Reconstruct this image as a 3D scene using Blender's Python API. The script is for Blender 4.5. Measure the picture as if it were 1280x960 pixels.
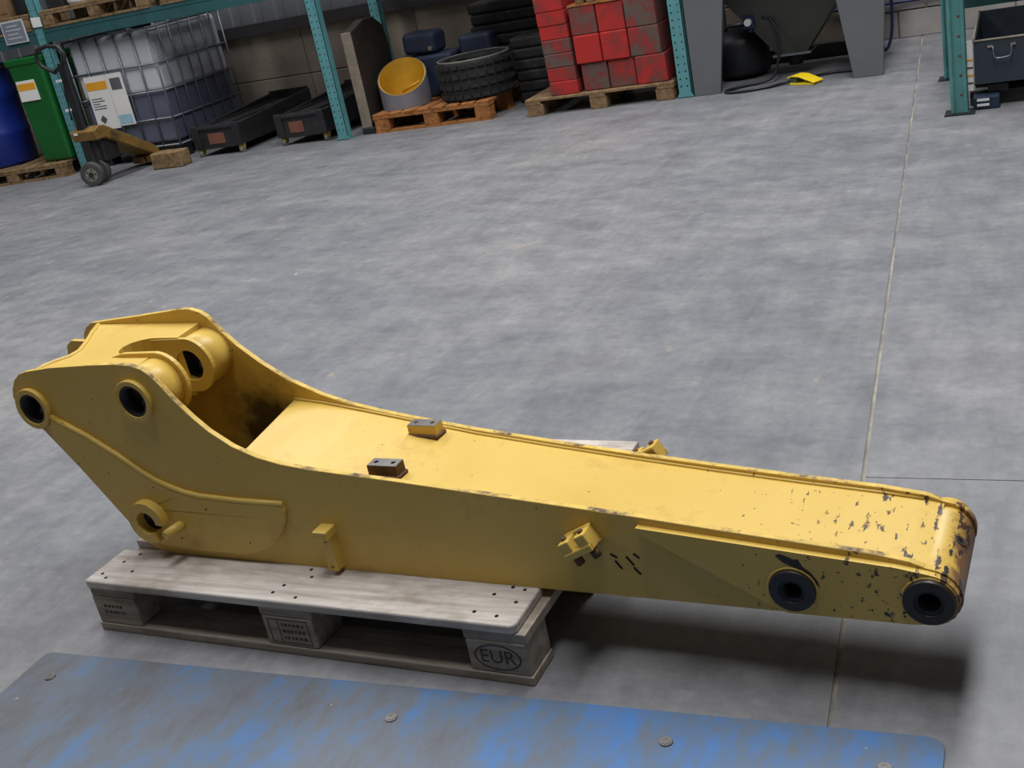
import bpy, bmesh, math, random
from math import sin, cos, pi, radians
from mathutils import Vector, Matrix
from mathutils.geometry import tessellate_polygon

random.seed(7)
SC = bpy.context.scene
COL = SC.collection
for o in list(bpy.data.objects):
    bpy.data.objects.remove(o)

# ------------------------------------------------------------------ camera
F_PX = 1443.6
FW = Vector((-0.43402687, 0.81969081, -0.37380162))
RT = Vector((0.90082211, 0.38941534, -0.19202921))
UP = Vector((0.0118405, 0.42007461, 0.90741233))
CAM_H = 1.436
cam_data = bpy.data.cameras.new('camera')
cam_data.sensor_fit = 'HORIZONTAL'
cam_data.sensor_width = 36.0
cam_data.lens = 36.0 * F_PX / 1280.0
cam_data.clip_end = 200
cam = bpy.data.objects.new('camera', cam_data)
COL.objects.link(cam)
m = Matrix((RT, UP, -FW)).transposed().to_4x4()
m.translation = (0, 0, CAM_H)
cam.matrix_world = m
SC.camera = cam

# ------------------------------------------------------------------ world, lights, exposure
world = bpy.data.worlds.new('world')
SC.world = world
world.use_nodes = True
bg = world.node_tree.nodes['Background']
bg.inputs[0].default_value = (0.95, 0.96, 1.0, 1)
bg.inputs[1].default_value = 0.07

# the hall's roof lights: daylight strips at roof height, above the picture
def skylight(name, x, y, w, l, power, z=7.0):
    d = bpy.data.lights.new(name, 'AREA')
    d.shape = 'RECTANGLE'
    d.size = w
    d.size_y = l
    d.energy = power
    d.color = (0.97, 0.985, 1.0)
    o = bpy.data.objects.new(name, d)
    o.location = (x, y, z)
    COL.objects.link(o)
skylight('skylight_roof_over_arm_offscreen', -0.3, 4.8, 1.4, 8.8, 840)
skylight('skylight_roof_over_racks_offscreen', -6.3, 4.8, 1.4, 8.8, 600)

SC.view_settings.view_transform = 'Standard'
SC.view_settings.look = 'None'
SC.view_settings.exposure = -0.15
SC.view_settings.gamma = 1.0
SC.view_settings.use_curve_mapping = False

# ------------------------------------------------------------------ materials
def srgb(r, g, b):
    f = lambda c: (c / 255 / 12.92) if c / 255 <= 0.04045 else ((c / 255 + 0.055) / 1.055) ** 2.4
    return (f(r), f(g), f(b), 1.0)

MATS = {}
class NT:
    """small node-tree helper"""
    def __init__(self, name):
        self.m = bpy.data.materials.new(name)
        self.m.use_nodes = True
        self.t = self.m.node_tree
        self.b = self.t.nodes['Principled BSDF']
        MATS[name] = self.m
    def n(self, kind, **kw):
        nd = self.t.nodes.new(kind)
        for k, v in kw.items():
            setattr(nd, k, v)
        return nd
    def l(self, a, b):
        self.t.links.new(a, b)
    def coords(self, world=True, scale=(1, 1, 1), rot=(0, 0, 0)):
        if world:
            src = self.n('ShaderNodeNewGeometry').outputs['Position']
        else:
            src = self.n('ShaderNodeTexCoord').outputs['Object']
        mp = self.n('ShaderNodeMapping')
        mp.inputs['Scale'].default_value = scale
        mp.inputs['Rotation'].default_value = rot
        self.l(src, mp.inputs['Vector'])
        return mp.outputs['Vector']
    def noise(self, vec, scale, detail=4.0, rough=0.6):
        nd = self.n('ShaderNodeTexNoise')
        nd.inputs['Scale'].default_value = scale
        nd.inputs['Detail'].default_value = detail
        nd.inputs['Roughness'].default_value = rough
        self.l(vec, nd.inputs['Vector'])
        return nd.outputs['Fac']
    def ramp(self, fac, stops):
        r = self.n('ShaderNodeValToRGB')
        e = r.color_ramp.elements
        while len(e) > 1:
            e.remove(e[-1])
        e[0].position = stops[0][0]
        e[0].color = stops[0][1]
        for p, c in stops[1:]:
            x = e.new(p)
            x.color = c
        self.l(fac, r.inputs['Fac'])
        return r.outputs['Color']
    def mix(self, fac, a, b, blend='MIX'):
        x = self.n('ShaderNodeMix', data_type='RGBA', blend_type=blend)
        for s, v in ((x.inputs[0], fac), (x.inputs[6], a), (x.inputs[7], b)):
            if hasattr(v, 'is_output'):
                self.l(v, s)
            else:
                s.default_value = v
        return x.outputs[2]
    def math(self, op, a, b=None):
        x = self.n('ShaderNodeMath', operation=op)
        for i, v in enumerate((a, b)):
            if v is None:
                continue
            if hasattr(v, 'is_output'):
                self.l(v, x.inputs[i])
            else:
                x.inputs[i].default_value = v
        return x.outputs[0]
    def bump(self, h, strength=0.2, dist=0.01):
        b = self.n('ShaderNodeBump')
        b.inputs['Strength'].default_value = strength
        b.inputs['Distance'].default_value = dist
        self.l(h, b.inputs['Height'])
        self.l(b.outputs[0], self.b.inputs['Normal'])

W1 = (1, 1, 1, 1)
K1 = (0, 0, 0, 1)

def simple(name, rgb, rough=0.6, metal=0.0, var=0.25, scale=8.0, bump=0.0, stretch=(1, 1, 1), dirt=None, spec=0.5):
    t = NT(name)
    c = srgb(*rgb)
    v = t.coords(scale=stretch)
    f = t.noise(v, scale)
    lo = tuple(x * (1 - var) for x in c[:3]) + (1,)
    hi = tuple(min(1, x * (1 + var)) for x in c[:3]) + (1,)
    col = t.ramp(f, [(0.3, lo), (0.7, hi)])
    if dirt:
        f2 = t.noise(v, scale * 0.45, 6, 0.7)
        k = t.ramp(f2, [(dirt[1], K1), (dirt[1] + 0.12, W1)])
        col = t.mix(k, col, srgb(*dirt[0]))
    t.l(col, t.b.inputs['Base Color'])
    t.b.inputs['Roughness'].default_value = rough
    t.b.inputs['Metallic'].default_value = metal
    t.b.inputs['Specular IOR Level'].default_value = spec
    if bump:
        t.bump(t.noise(v, scale * 3), bump, 0.004)
    return t.m

def paint_material():
    """excavator-yellow enamel, chipped mostly toward the bucket end of the arm"""
    t = NT('yellow_enamel')
    v = t.coords(world=False)
    base = t.ramp(t.noise(v, 3.0, 3), [(0.3, srgb(204, 168, 74)), (0.7, srgb(215, 181, 90))])
    sp = t.n('ShaderNodeSeparateXYZ')
    t.l(v, sp.inputs[0])
    s = sp.outputs[0]
    # chip amount grows towards the tip
    g = t.n('ShaderNodeMapRange')
    g.inputs[1].default_value = 1.25
    g.inputs[2].default_value = 2.02
    g.inputs[3].default_value = 0.0
    g.inputs[4].default_value = 0.205
    t.l(s, g.inputs[0])
    vs = t.coords(world=False, scale=(1.25, 0.42, 1.3), rot=(0, 0, 0.75))
    n1 = t.noise(vs, 46.0, 6, 0.66)
    n1 = t.math('ADD', n1, g.outputs[0])
    chip = t.ramp(n1, [(0.755, K1), (0.775, W1)])
    n2 = t.noise(t.coords(world=False), 6.0, 5, 0.7)
    stain = t.ramp(n2, [(0.56, K1), (0.74, (0.55, 0.55, 0.55, 1))])
    col = t.mix(stain, base, srgb(176, 124, 40))
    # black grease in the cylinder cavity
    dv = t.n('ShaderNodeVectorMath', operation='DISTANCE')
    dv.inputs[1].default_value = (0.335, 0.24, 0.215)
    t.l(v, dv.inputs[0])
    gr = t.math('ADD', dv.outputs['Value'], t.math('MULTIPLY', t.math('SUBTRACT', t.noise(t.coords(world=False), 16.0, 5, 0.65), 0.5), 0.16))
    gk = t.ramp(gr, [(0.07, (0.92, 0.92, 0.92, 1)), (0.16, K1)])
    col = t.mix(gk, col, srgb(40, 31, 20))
    n3 = t.noise(t.coords(world=False, scale=(1, 1, 1)), 60.0, 2, 0.5)
    speck = t.ramp(n3, [(0.73, K1), (0.745, W1)])
    col = t.mix(speck, col, srgb(120, 84, 34))
    chipcol = t.ramp(t.noise(v, 15.0), [(0.42, srgb(52, 48, 48)), (0.62, srgb(96, 62, 44))])
    rs_ = t.n('ShaderNodeMapRange')
    for i_, q_ in enumerate((1.955, 2.005, 0.0, 0.62)):
        rs_.inputs[i_ + 1].default_value = q_
    t.l(s, rs_.inputs[0])
    rk = t.math('ADD', rs_.outputs[0], t.math('MULTIPLY', t.math('SUBTRACT', t.noise(v, 18.0, 5, 0.7), 0.5), 1.3))
    col = t.mix(t.ramp(rk, [(0.30, K1), (0.55, (0.85, 0.85, 0.85, 1))]), col, srgb(108, 66, 56))
    col = t.mix(chip, col, chipcol)
    t.l(col, t.b.inputs['Base Color'])
    t.b.inputs['Roughness'].default_value = 0.42
    t.bump(chip, 0.25, 0.002)
    return t.m

def floor_material():
    t = NT('floor_concrete')
    v = t.coords()
    big = t.noise(v, 0.55, 6, 0.6)
    vs = t.coords(scale=(0.7, 1.25, 1), rot=(0, 0, 0.5))
    streak = t.noise(vs, 3.4, 10, 0.74)
    fine = t.noise(v, 26.0, 4, 0.7)
    col = t.ramp(big, [(0.32, srgb(106, 107, 111)), (0.5, srgb(119, 119, 122)), (0.68, srgb(132, 130, 130))])
    sk = t.ramp(streak, [(0.28, (0.72, 0.72, 0.735, 1)), (0.5, (0.98, 0.98, 0.98, 1)), (0.70, (1.24, 1.23, 1.20, 1))])
    col = t.mix(1.0, col, sk, 'MULTIPLY')
    fk = t.ramp(fine, [(0.3, (0.86, 0.86, 0.865, 1)), (0.7, (1.11, 1.11, 1.10, 1))])
    col = t.mix(1.0, col, fk, 'MULTIPLY')
    # curved tyre scuffs
    w = t.n('ShaderNodeTexWave', wave_type='RINGS', rings_direction='Z')
    w.inputs['Scale'].default_value = 1.7
    w.inputs['Distortion'].default_value = 5.0
    w.inputs['Detail'].default_value = 4
    w.inputs['Detail Scale'].default_value = 1.2
    off = t.n('ShaderNodeVectorMath', operation='ADD')
    off.inputs[1].default_value = (4.2, -2.4, 0)
    t.l(v, off.inputs[0])
    t.l(off.outputs[0], w.inputs['Vector'])
    wk = t.ramp(w.outputs['Fac'], [(0.0, (0.955, 0.955, 0.96, 1)), (1.0, (1.03, 1.03, 1.03, 1))])
    col = t.mix(1.0, col, wk, 'MULTIPLY')
    # yellowish stains and pale specks
    st = t.ramp(t.noise(t.coords(scale=(1.3, 1, 1)), 4.2, 4, 0.6), [(0.68, K1), (0.76, (0.5, 0.5, 0.5, 1))])
    col = t.mix(st, col, srgb(176, 160, 128))
    fl = t.ramp(t.noise(v, 13.0, 3, 0.55), [(0.755, K1), (0.775, (0.6, 0.6, 0.6, 1))])
    col = t.mix(fl, col, srgb(206, 198, 184))
    # crossed scuffs at a second angle, and darker smudges
    sc = t.noise(t.coords(scale=(2.6, 0.5, 1), rot=(0, 0, 0.9)), 4.0, 8, 0.75)
    col = t.mix(1.0, col, t.ramp(sc, [(0.32, (0.86, 0.86, 0.87, 1)), (0.5, (1, 1, 1, 1)), (0.66, (1.12, 1.11, 1.1, 1))]), 'MULTIPLY')
    sm = t.noise(t.coords(scale=(1, 1.4, 1)), 1.9, 5, 0.6)
    col = t.mix(1.0, col, t.ramp(sm, [(0.26, (0.80, 0.80, 0.81, 1)), (0.42, (1, 1, 1, 1))]), 'MULTIPLY')
    t.l(col, t.b.inputs['Base Color'])
    r = t.ramp(streak, [(0.3, (0.42, 0.42, 0.42, 1)), (0.7, (0.62, 0.62, 0.62, 1))])
    t.l(r, t.b.inputs['Roughness'])
    t.bump(fine, 0.08, 0.003)
    return t.m

def blue_plate_material():
    t = NT('worn_blue_paint')
    v = t.coords(scale=(1.3, 0.6, 1), rot=(0, 0, -0.7))
    n = t.noise(v, 9.0, 10, 0.78)
    n2 = t.noise(t.coords(), 1.6, 4)
    n3 = t.math('ADD', n, t.math('MULTIPLY', t.math('SUBTRACT', n2, 0.5), 0.5))
    sp = t.n('ShaderNodeSeparateXYZ')
    t.l(t.coords(), sp.inputs[0])
    g = t.n('ShaderNodeMapRange')
    for i, q in enumerate((-2.2, -0.3, -0.035, 0.11)):
        g.inputs[i + 1].default_value = q
    t.l(sp.outputs[0], g.inputs[0])
    n3 = t.math('ADD', n3, g.outputs[0])
    col = t.ramp(n3, [(0.36, srgb(86, 86, 90)), (0.50, srgb(90, 97, 108)), (0.60, srgb(78, 102, 132)), (0.74, srgb(58, 108, 168))])
    yl = t.ramp(t.noise(t.coords(), 24.0, 2), [(0.75, K1), (0.78, W1)])
    col = t.mix(yl, col, srgb(180, 160, 110))
    t.l(col, t.b.inputs['Base Color'])
    t.b.inputs['Roughness'].default_value = 0.5
    t.bump(n, 0.15, 0.003)
    return t.m

def wood(name, light, dark, rough=0.8, stretch=(1.2, 14, 14), knots=True):
    t = NT(name)
    v = t.coords(scale=stretch)
    g = t.noise(v, 3.0, 6, 0.65)
    col = t.ramp(g, [(0.3, srgb(*dark)), (0.62, srgb(*light))])
    big = t.noise(t.coords(scale=(1, 1.6, 1)), 5.0, 5, 0.7)
    k = t.ramp(big, [(0.5, W1), (0.72, (0.62, 0.58, 0.54, 1))])
    col = t.mix(1.0, col, k, 'MULTIPLY')
    t.l(col, t.b.inputs['Base Color'])
    t.b.inputs['Roughness'].default_value = rough
    t.b.inputs['Specular IOR Level'].default_value = 0.3
    t.bump(g, 0.3, 0.004)
    return t.m

def red_block_material():
    t = NT('worn_red_paint')
    oi = t.n('ShaderNodeObjectInfo')
    v = t.coords()
    n = t.noise(v, 7.0, 5, 0.7)
    sh = t.math('ADD', n, t.math('MULTIPLY', t.math('SUBTRACT', oi.outputs['Random'], 0.62), 0.36))
    col = t.ramp(sh, [(0.32, srgb(172, 34, 28)), (0.44, srgb(148, 38, 34)), (0.54, srgb(112, 50, 46)), (0.64, srgb(92, 74, 66))])
    t.l(col, t.b.inputs['Base Color'])
    t.b.inputs['Roughness'].default_value = 0.75
    t.bump(n, 0.3, 0.006)
    return t.m

def track_material():
    t = NT('dirty_rubber')
    v = t.coords()
    n = t.noise(v, 26.0, 4, 0.7)
    col = t.ramp(n, [(0.50, srgb(26, 27, 29)), (0.66, srgb(46, 46, 40)), (0.78, srgb(110, 105, 80))])
    t.l(col, t.b.inputs['Base Color'])
    t.b.inputs['Roughness'].default_value = 0.7
    t.bump(n, 0.4, 0.006)
    return t.m

PAINT = paint_material()
FLOOR = floor_material()
BLUEP = blue_plate_material()
REDP = red_block_material()
TRACK = track_material()
WOODW = wood('weathered_white_wood', (208, 200, 192), (164, 154, 144))
WOODD = wood('grey_brown_wood', (172, 160, 146), (126, 114, 100))
WOODY = wood('dirty_pallet_wood', (142, 116, 84), (92, 72, 50), stretch=(9, 9, 9))
WOODO = wood('orange_pallet_wood', (170, 112, 62), (116, 72, 38), stretch=(9, 2, 9))
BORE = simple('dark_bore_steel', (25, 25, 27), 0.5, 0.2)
RINGM = simple('dark_greased_steel', (56, 51, 46), 0.42, 0.4, dirt=((90, 62, 36), 0.62))
STEEL = simple('bare_steel', (128, 124, 122), 0.4, 0.7, dirt=((100, 64, 40), 0.6))
RUST = simple('rusty_steel', (96, 66, 44), 0.75, 0.1, 0.4, 30)
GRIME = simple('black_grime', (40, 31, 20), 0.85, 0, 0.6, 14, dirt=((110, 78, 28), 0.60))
CHIP = simple('bare_chipped_metal', (62, 54, 50), 0.6, 0.3, 0.4, 40)
EDGE = simple('rubbed_paint_edge', (208, 174, 82), 0.6, 0, 0.2, 26, dirt=((80, 62, 54), 0.52))
NAIL = simple('nail_steel', (34, 30, 28), 0.6, 0.5)
BURN = simple('burnt_brand', (66, 58, 52), 0.85)
TEAL = simple('teal_rack_paint', (86, 142, 146), 0.55, 0, 0.12, 12, dirt=((50, 84, 92), 0.64))
TEALD = simple('dark_teal_beam_paint', (44, 86, 88), 0.5, 0, 0.15, 10)
TEALG = simple('green_teal_paint', (78, 132, 130), 0.55, 0, 0.2, 9, dirt=((44, 72, 70), 0.6))
DKBLUE = simple('dark_blue_steel', (26, 44, 62), 0.6)
CONC = simple('wall_concrete', (140, 128, 114), 0.85, 0, 0.12, 3.5, 0.2, dirt=((110, 98, 86), 0.6))
CONCB = simple('wall_blockwork', (160, 154, 150), 0.85, 0, 0.1, 5, 0.2)
CLAD = simple('grey_cladding', (104, 106, 110), 0.5, 0.2, 0.1, 3)
LEDGE = simple('dark_ledge', (48, 46, 48), 0.7)
SEAL = simple('joint_sealant', (150, 143, 130), 0.8, 0, 0.25, 5, dirt=((112, 108, 104), 0.46))
CRACK = simple('dark_joint', (84, 80, 76), 0.9)
BLUEPL = simple('blue_plastic', (22, 44, 126), 0.4, 0, 0.1, 3)
GREENPL = simple('green_plastic', (14, 92, 36), 0.45, 0, 0.12, 3)
PAPER = simple('white_paper', (226, 224, 220), 0.7, 0, 0.03)
ORANGE = simple('orange_print', (226, 158, 34), 0.7, 0, 0.05)
PRINT = simple('grey_print', (92, 92, 96), 0.7)
BLUEPR = simple('pale_blue_print', (150, 186, 206), 0.7)
HDPE = simple('white_plastic_tank', (196, 198, 204), 0.45, 0, 0.05, 3)
LIQ = simple('liquid_behind_plastic', (92, 96, 116), 0.4, 0, 0.15, 3)
GALV = simple('galvanised_tube', (122, 128, 136), 0.4, 0.6, 0.1)
BLACKP = simple('black_plastic', (24, 26, 30), 0.5)
BLACKM = simple('black_dolly_steel', (34, 34, 36), 0.55, 0, 0.3, 9, dirt=((72, 66, 54), 0.62))
BROWNP = simple('brown_board', (112, 70, 56), 0.7)
CASTER = simple('castor_grey', (120, 116, 104), 0.5)
BRASSY = simple('castor_yellow', (150, 128, 70), 0.5, 0.3)
JACKY = simple('ochre_jack_paint', (126, 96, 44), 0.55, 0, 0.3, 10, dirt=((52, 42, 32), 0.56))
JACKD = simple('dark_jack_steel', (40, 40, 42), 0.5, 0.2)
TYRE = simple('grey_wheel', (66, 66, 64), 0.6)
HUB = simple('wheel_hub', (136, 132, 120), 0.5, 0.3)
NAVY = simple('navy_rubber', (34, 44, 66), 0.6, 0, 0.2, 5)
BOARDL = simple('pale_dusty_edge', (126, 114, 100), 0.85, 0, 0.2, 14)
BOARDD = simple('dark_brown_rubber', (40, 33, 28), 0.75, 0, 0.3, 9)
YELPIPE = simple('yellow_lining', (198, 150, 34), 0.55, 0, 0.15, 8)
GREYPIPE = simple('grey_pipe_steel', (126, 124, 130), 0.45, 0.3, 0.15, 6)
CABGREY = simple('grey_cabinet_paint', (98, 100, 104), 0.5, 0, 0.06, 5)
HOPPER = simple('dark_hopper_paint', (70, 72, 66), 0.6, 0, 0.12, 4)
PEDAL = simple('yellow_pedal', (232, 200, 30), 0.45, 0, 0.08)
PEDALG = simple('green_pedal_base', (66, 84, 48), 0.6)
HOSE = simple('black_hose', (20, 22, 26), 0.45)
HOSEB = simple('blue_hose', (26, 44, 86), 0.45)
WHITEP = simple('white_plastic', (222, 224, 226), 0.4, 0, 0.04)
BRASS = simple('brass', (190, 140, 60), 0.35, 0.8)
BINST = simple('dark_grey_bin_steel', (52, 60, 70), 0.5, 0.1, 0.1, 6)
BINRIM = simple('pale_bin_rim', (150, 140, 124), 0.6)
SIGNG = simple('grey_sign_face', (120, 126, 138), 0.5, 0, 0.05)
SIGNW = simple('sign_border', (196, 198, 196), 0.5, 0, 0.03)
BAG = simple('white_bag', (214, 222, 230), 0.55, 0, 0.06)
CARD = simple('brown_cardboard', (128, 98, 66), 0.85)
STONE = simple('pale_flake', (216, 206, 190), 0.8)

# ------------------------------------------------------------------ mesh helpers
class MB:
    """collects shapes; build() links them as ONE mesh object"""
    def __init__(self):
        self.v, self.f, self.mi, self.sm = [], [], [], []
    def add(self, vs, fs, mi=0, smooth=False):
        b = len(self.v)
        self.v += [tuple(p) for p in vs]
        for f in fs:
            self.f.append([b + i for i in f])
            self.mi.append(mi)
            self.sm.append(smooth)
        return self
    def box(self, x0, x1, y0, y1, z0, z1, mi=0, mat=None):
        vs = [(x, y, z) for z in (z0, z1) for y in (y0, y1) for x in (x0, x1)]
        if mat is not None:
            vs = [mat @ Vector(p) for p in vs]
        return self.add(vs, [(0, 2, 3, 1), (4, 5, 7, 6), (0, 1, 5, 4), (2, 6, 7, 3), (0, 4, 6, 2), (1, 3, 7, 5)], mi)
    def hexa(self, bottom, top, mi=0):
        return self.add(list(bottom) + list(top), [(3, 2, 1, 0), (4, 5, 6, 7), (0, 1, 5, 4), (1, 2, 6, 5), (2, 3, 7, 6), (3, 0, 4, 7)], mi)
    def tube(self, a, b, r, n=12, mi=0, r2=None, cap=True):
        a, b = Vector(a), Vector(b)
        d = (b - a).normalized()
        x = d.orthogonal().normalized()
        y = d.cross(x)
        r2 = r if r2 is None else r2
        vs = [a + (x * cos(2 * pi * i / n) + y * sin(2 * pi * i / n)) * r for i in range(n)]
        vs += [b + (x * cos(2 * pi * i / n) + y * sin(2 * pi * i / n)) * r2 for i in range(n)]
        self.add(vs, [(i, (i + 1) % n, n + (i + 1) % n, n + i) for i in range(n)], mi, True)
        if cap:
            self.add(vs, [tuple(range(n))[::-1], tuple(range(n, 2 * n))], mi)
        return self
    def path(self, pts, r, n=8, mi=0):
        pts = [Vector(p) for p in pts]
        vs = []
        prev = None
        for i, p in enumerate(pts):
            d = (pts[min(i + 1, len(pts) - 1)] - pts[max(i - 1, 0)]).normalized()
            x = d.orthogonal().normalized() if prev is None else (prev - d * prev.dot(d)).normalized()
            prev = x
            y = d.cross(x)
            vs += [p + (x * cos(2 * pi * j / n) + y * sin(2 * pi * j / n)) * r for j in range(n)]
        fs = []
        for i in range(len(pts) - 1):
            fs += [(i * n + j, i * n + (j + 1) % n, (i + 1) * n + (j + 1) % n, (i + 1) * n + j) for j in range(n)]
        self.add(vs, fs, mi, True)
        self.add(vs, [tuple(range(n))[::-1], tuple(range((len(pts) - 1) * n, len(pts) * n))], mi)
        return self
    def ring(self, c, axis, r0, r1, t, n=28, mi=0):
        """annulus of thickness t from c along axis; bore r0, outside r1"""
        c, d = Vector(c), Vector(axis).normalized()
        x = d.orthogonal().normalized()
        y = d.cross(x)
        vs = []
        for (r, h) in ((r0, 0), (r1, 0), (r1, t), (r0, t)):
            vs += [c + d * h + (x * cos(2 * pi * i / n) + y * sin(2 * pi * i / n)) * r for i in range(n)]
        fs = []
        for k in range(4):
            k2 = (k + 1) % 4
            q = [(k * n + i, k * n + (i + 1) % n, k2 * n + (i + 1) % n, k2 * n + i) for i in range(n)]
            self.add(vs, q, mi, k in (1, 3))
        return self
    def lathe(self, prof, c=(0, 0, 0), n=28, mi=0):
        vs = []
        for r, z in prof:
            vs += [(c[0] + r * cos(2 * pi * i / n), c[1] + r * sin(2 * pi * i / n), c[2] + z) for i in range(n)]
        fs = []
        for k in range(len(prof) - 1):
            fs += [(k * n + i, k * n + (i + 1) % n, (k + 1) * n + (i + 1) % n, (k + 1) * n + i) for i in range(n)]
        self.add(vs, fs, mi, True)
        return self
    def prism(self, outer, d0, d1, holes=(), axis='y', mi=0, mi_side=None):
        """polygon (with holes) given in 2D, extruded from d0 to d1 (numbers or functions of the 2D point)"""
        f0 = d0 if callable(d0) else (lambda p: d0)
        f1 = d1 if callable(d1) else (lambda p: d1)
        if axis == 'y':
            P = lambda p, d: (p[0], d, p[1])
        elif axis == 'z':
            P = lambda p, d: (p[0], p[1], d)
        else:
            P = lambda p, d: (d, p[0], p[1])
        loops = [list(outer)] + [list(h) for h in holes]
        flat = [p for lp in loops for p in lp]
        tris = tessellate_polygon([[Vector((p[0], p[1], 0)) for p in lp] for lp in loops])
        N = len(flat)
        vs = [P(p, f0(p)) for p in flat] + [P(p, f1(p)) for p in flat]
        self.add(vs, [tuple(t) for t in tris], mi)
        self.add(vs, [tuple(N + i for i in t)[::-1] for t in tris], mi)
        b = 0
        for lp in loops:
            n = len(lp)
            self.add(vs, [(b + i, b + (i + 1) % n, N + b + (i + 1) % n, N + b + i) for i in range(n)], mi if mi_side is None else mi_side)
            b += n
        return self
    def mesh(self, name, mats):
        me = bpy.data.meshes.new(name)
        me.from_pydata(self.v, [], self.f)
        for mt in (mats if isinstance(mats, (list, tuple)) else [mats]):
            me.materials.append(mt)
        me.polygons.foreach_set('material_index', self.mi)
        me.polygons.foreach_set('use_smooth', self.sm)
        bm = bmesh.new()
        bm.from_mesh(me)
        bmesh.ops.remove_doubles(bm, verts=bm.verts, dist=1e-6)
        bmesh.ops.recalc_face_normals(bm, faces=bm.faces)
        bm.to_mesh(me)
        bm.free()
        me.update()
        return me
    def build(self, name, mats, parent=None, bevel=0.0, seg=2):
        o = bpy.data.objects.new(name, self.mesh(name, mats))
        COL.objects.link(o)
        if parent is not None:
            o.parent = parent
        if bevel:
            md = o.modifiers.new('bevel', 'BEVEL')
            md.width = bevel
            md.segments = seg
            md.limit_method = 'ANGLE'
            md.angle_limit = radians(40)
        return o

def share(src, loc, parent=None, rot=None, scale=None):
    o = src.copy()
    COL.objects.link(o)
    o.parent = parent if parent is not None else src.parent
    o.location = loc
    if rot is not None:
        o.rotation_euler = rot
    if scale is not None:
        o.scale = scale
    return o

def tag(o, label, cat, group=None):
    o['label'] = label
    o['category'] = cat
    if group:
        o['group'] = group
    return o

def thing(name, label, cat, loc=(0, 0, 0), rz=0.0, group=None):
    o = bpy.data.objects.new(name, None)
    o.empty_display_size = 0.1
    COL.objects.link(o)
    o.location = loc
    o.rotation_euler = (0, 0, rz)
    return tag(o, label, cat, group)

def struct(o):
    o['kind'] = 'structure'
    return o

def lerp(tab, x):
    if x <= tab[0][0]:
        return tab[0][1]
    for (a, p), (b, q) in zip(tab, tab[1:]):
        if x <= b:
            return p + (q - p) * (x - a) / (b - a)
    return tab[-1][1]

def circle(c, r, n=28, a0=0.0, a1=2 * pi, closed=True):
    k = n if closed else n - 1
    return [(c[0] + r * cos(a0 + (a1 - a0) * i / k), c[1] + r * sin(a0 + (a1 - a0) * i / k)) for i in range(n)]

# ------------------------------------------------------------------ setting
# floor: concrete slabs on a base, saw-cut joints between them
JX = lambda y: -0.272 - 0.0722 * y          # the long joint runs slightly askew
fb = MB().box(-16, 8, -4, 9.6, -0.12, -0.006).build('floor', SEAL)
struct(fb)
g = 0.005
MB().prism([(-16, -4), (JX(-4) - g, -4), (JX(9.6) - g, 9.6), (-16, 9.6)], -0.10, 0, axis='z').build('slab', FLOOR, fb)
ys = [-4, 2.569, 6.46, 9.6]
for a, b in zip(ys, ys[1:]):
    a2, b2 = a + (0.0015 if a > -4 else 0), b - (0.0015 if b < 9.6 else 0)
    MB().prism([(JX(a) + g, a2), (8, a2), (8, b2), (JX(b) + g, b2)], -0.10, 0, axis='z').build('slab', FLOOR, fb)
# dark filler of the cross joint
MB().box(JX(2.569) + 0.01, 8, 2.566, 2.572, -0.10, -0.003).build('joint_filler', CRACK, fb)

# back wall: concrete plinth panels, dark ledge, ribbed cladding above
WY = 9.27
wb = MB().box(-16, 8, WY + 0.02, WY + 0.22, -0.1, 6.0).build('wall_back', CONC)
struct(wb)
x = -15.9
while x < -2.6:
    for (z0, z1) in ((0.0, 0.405), (0.410, 0.825)):
        MB().box(x, x + 1.195, WY, WY + 0.03, z0, z1).build('concrete_panel', CONC, wb, 0.006, 1)
    x += 1.2
bk = MB().box(0, 0.39, WY, WY + 0.03, 0, 0.19).build('concrete_block', CONCB, wb, 0.005, 1)
bk.location = (x, 0, 0)
first = True
for r in range(4):
    xx = x + (0.2 if r % 2 else 0)
    while xx < 3.2:
        if not first:
            share(bk, (xx, 0, r * 0.2))
        first = False
        xx += 0.4
MB().box(-16, 8, WY - 0.05, WY + 0.02, 0.825, 0.925).build('ledge', LEDGE, wb)
c = MB()
pts, xx = [], -16.0
while xx < 8:
    pts += [(xx, WY + 0.008), (xx + 0.09, WY + 0.008), (xx + 0.105, WY - 0.010), (xx + 0.235, WY - 0.010)]
    xx += 0.25
n = len(pts)
c.add([(p[0], p[1], 0.925) for p in pts] + [(p[0], p[1], 6.0) for p in pts], [(i, i + 1, n + i + 1, n + i) for i in range(n - 1)])
c.build('ribbed_cladding', CLAD, wb)

# ------------------------------------------------------------------ excavator arm
ARM_A = -0.03762959
arm = thing('excavator_arm', 'long yellow excavator dipper arm lying on a wooden pallet', 'excavator arm', (-2.17262, 1.85375, 0.1448), ARM_A)
PT = 0.014
wf = lambda s: 0.30 - 0.028 * s               # outside of the far plate
BL, BTp, BLo, B2, BN = (-0.130, 0.397), (0.219, 0.422), (0.148, 0.103), (1.715, 0.061), (1.953, 0.062)
top_near = [(-0.197, 0.425), (-0.188, 0.446), (-0.170, 0.470), (-0.146, 0.486), (-0.12, 0.493), (-0.034, 0.503), (0.09, 0.509), (0.190, 0.511), (0.232, 0.508),
            (0.264, 0.499), (0.285, 0.484), (0.304, 0.462), (0.331, 0.424), (0.373, 0.377), (0.408, 0.344), (0.465, 0.306), (0.526, 0.281), (0.589, 0.266),
            (0.663, 0.256), (0.78, 0.246), (0.899, 0.236), (1.16, 0.211), (1.432, 0.185), (1.587, 0.168), (1.734, 0.153), (1.86, 0.140)]
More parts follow.
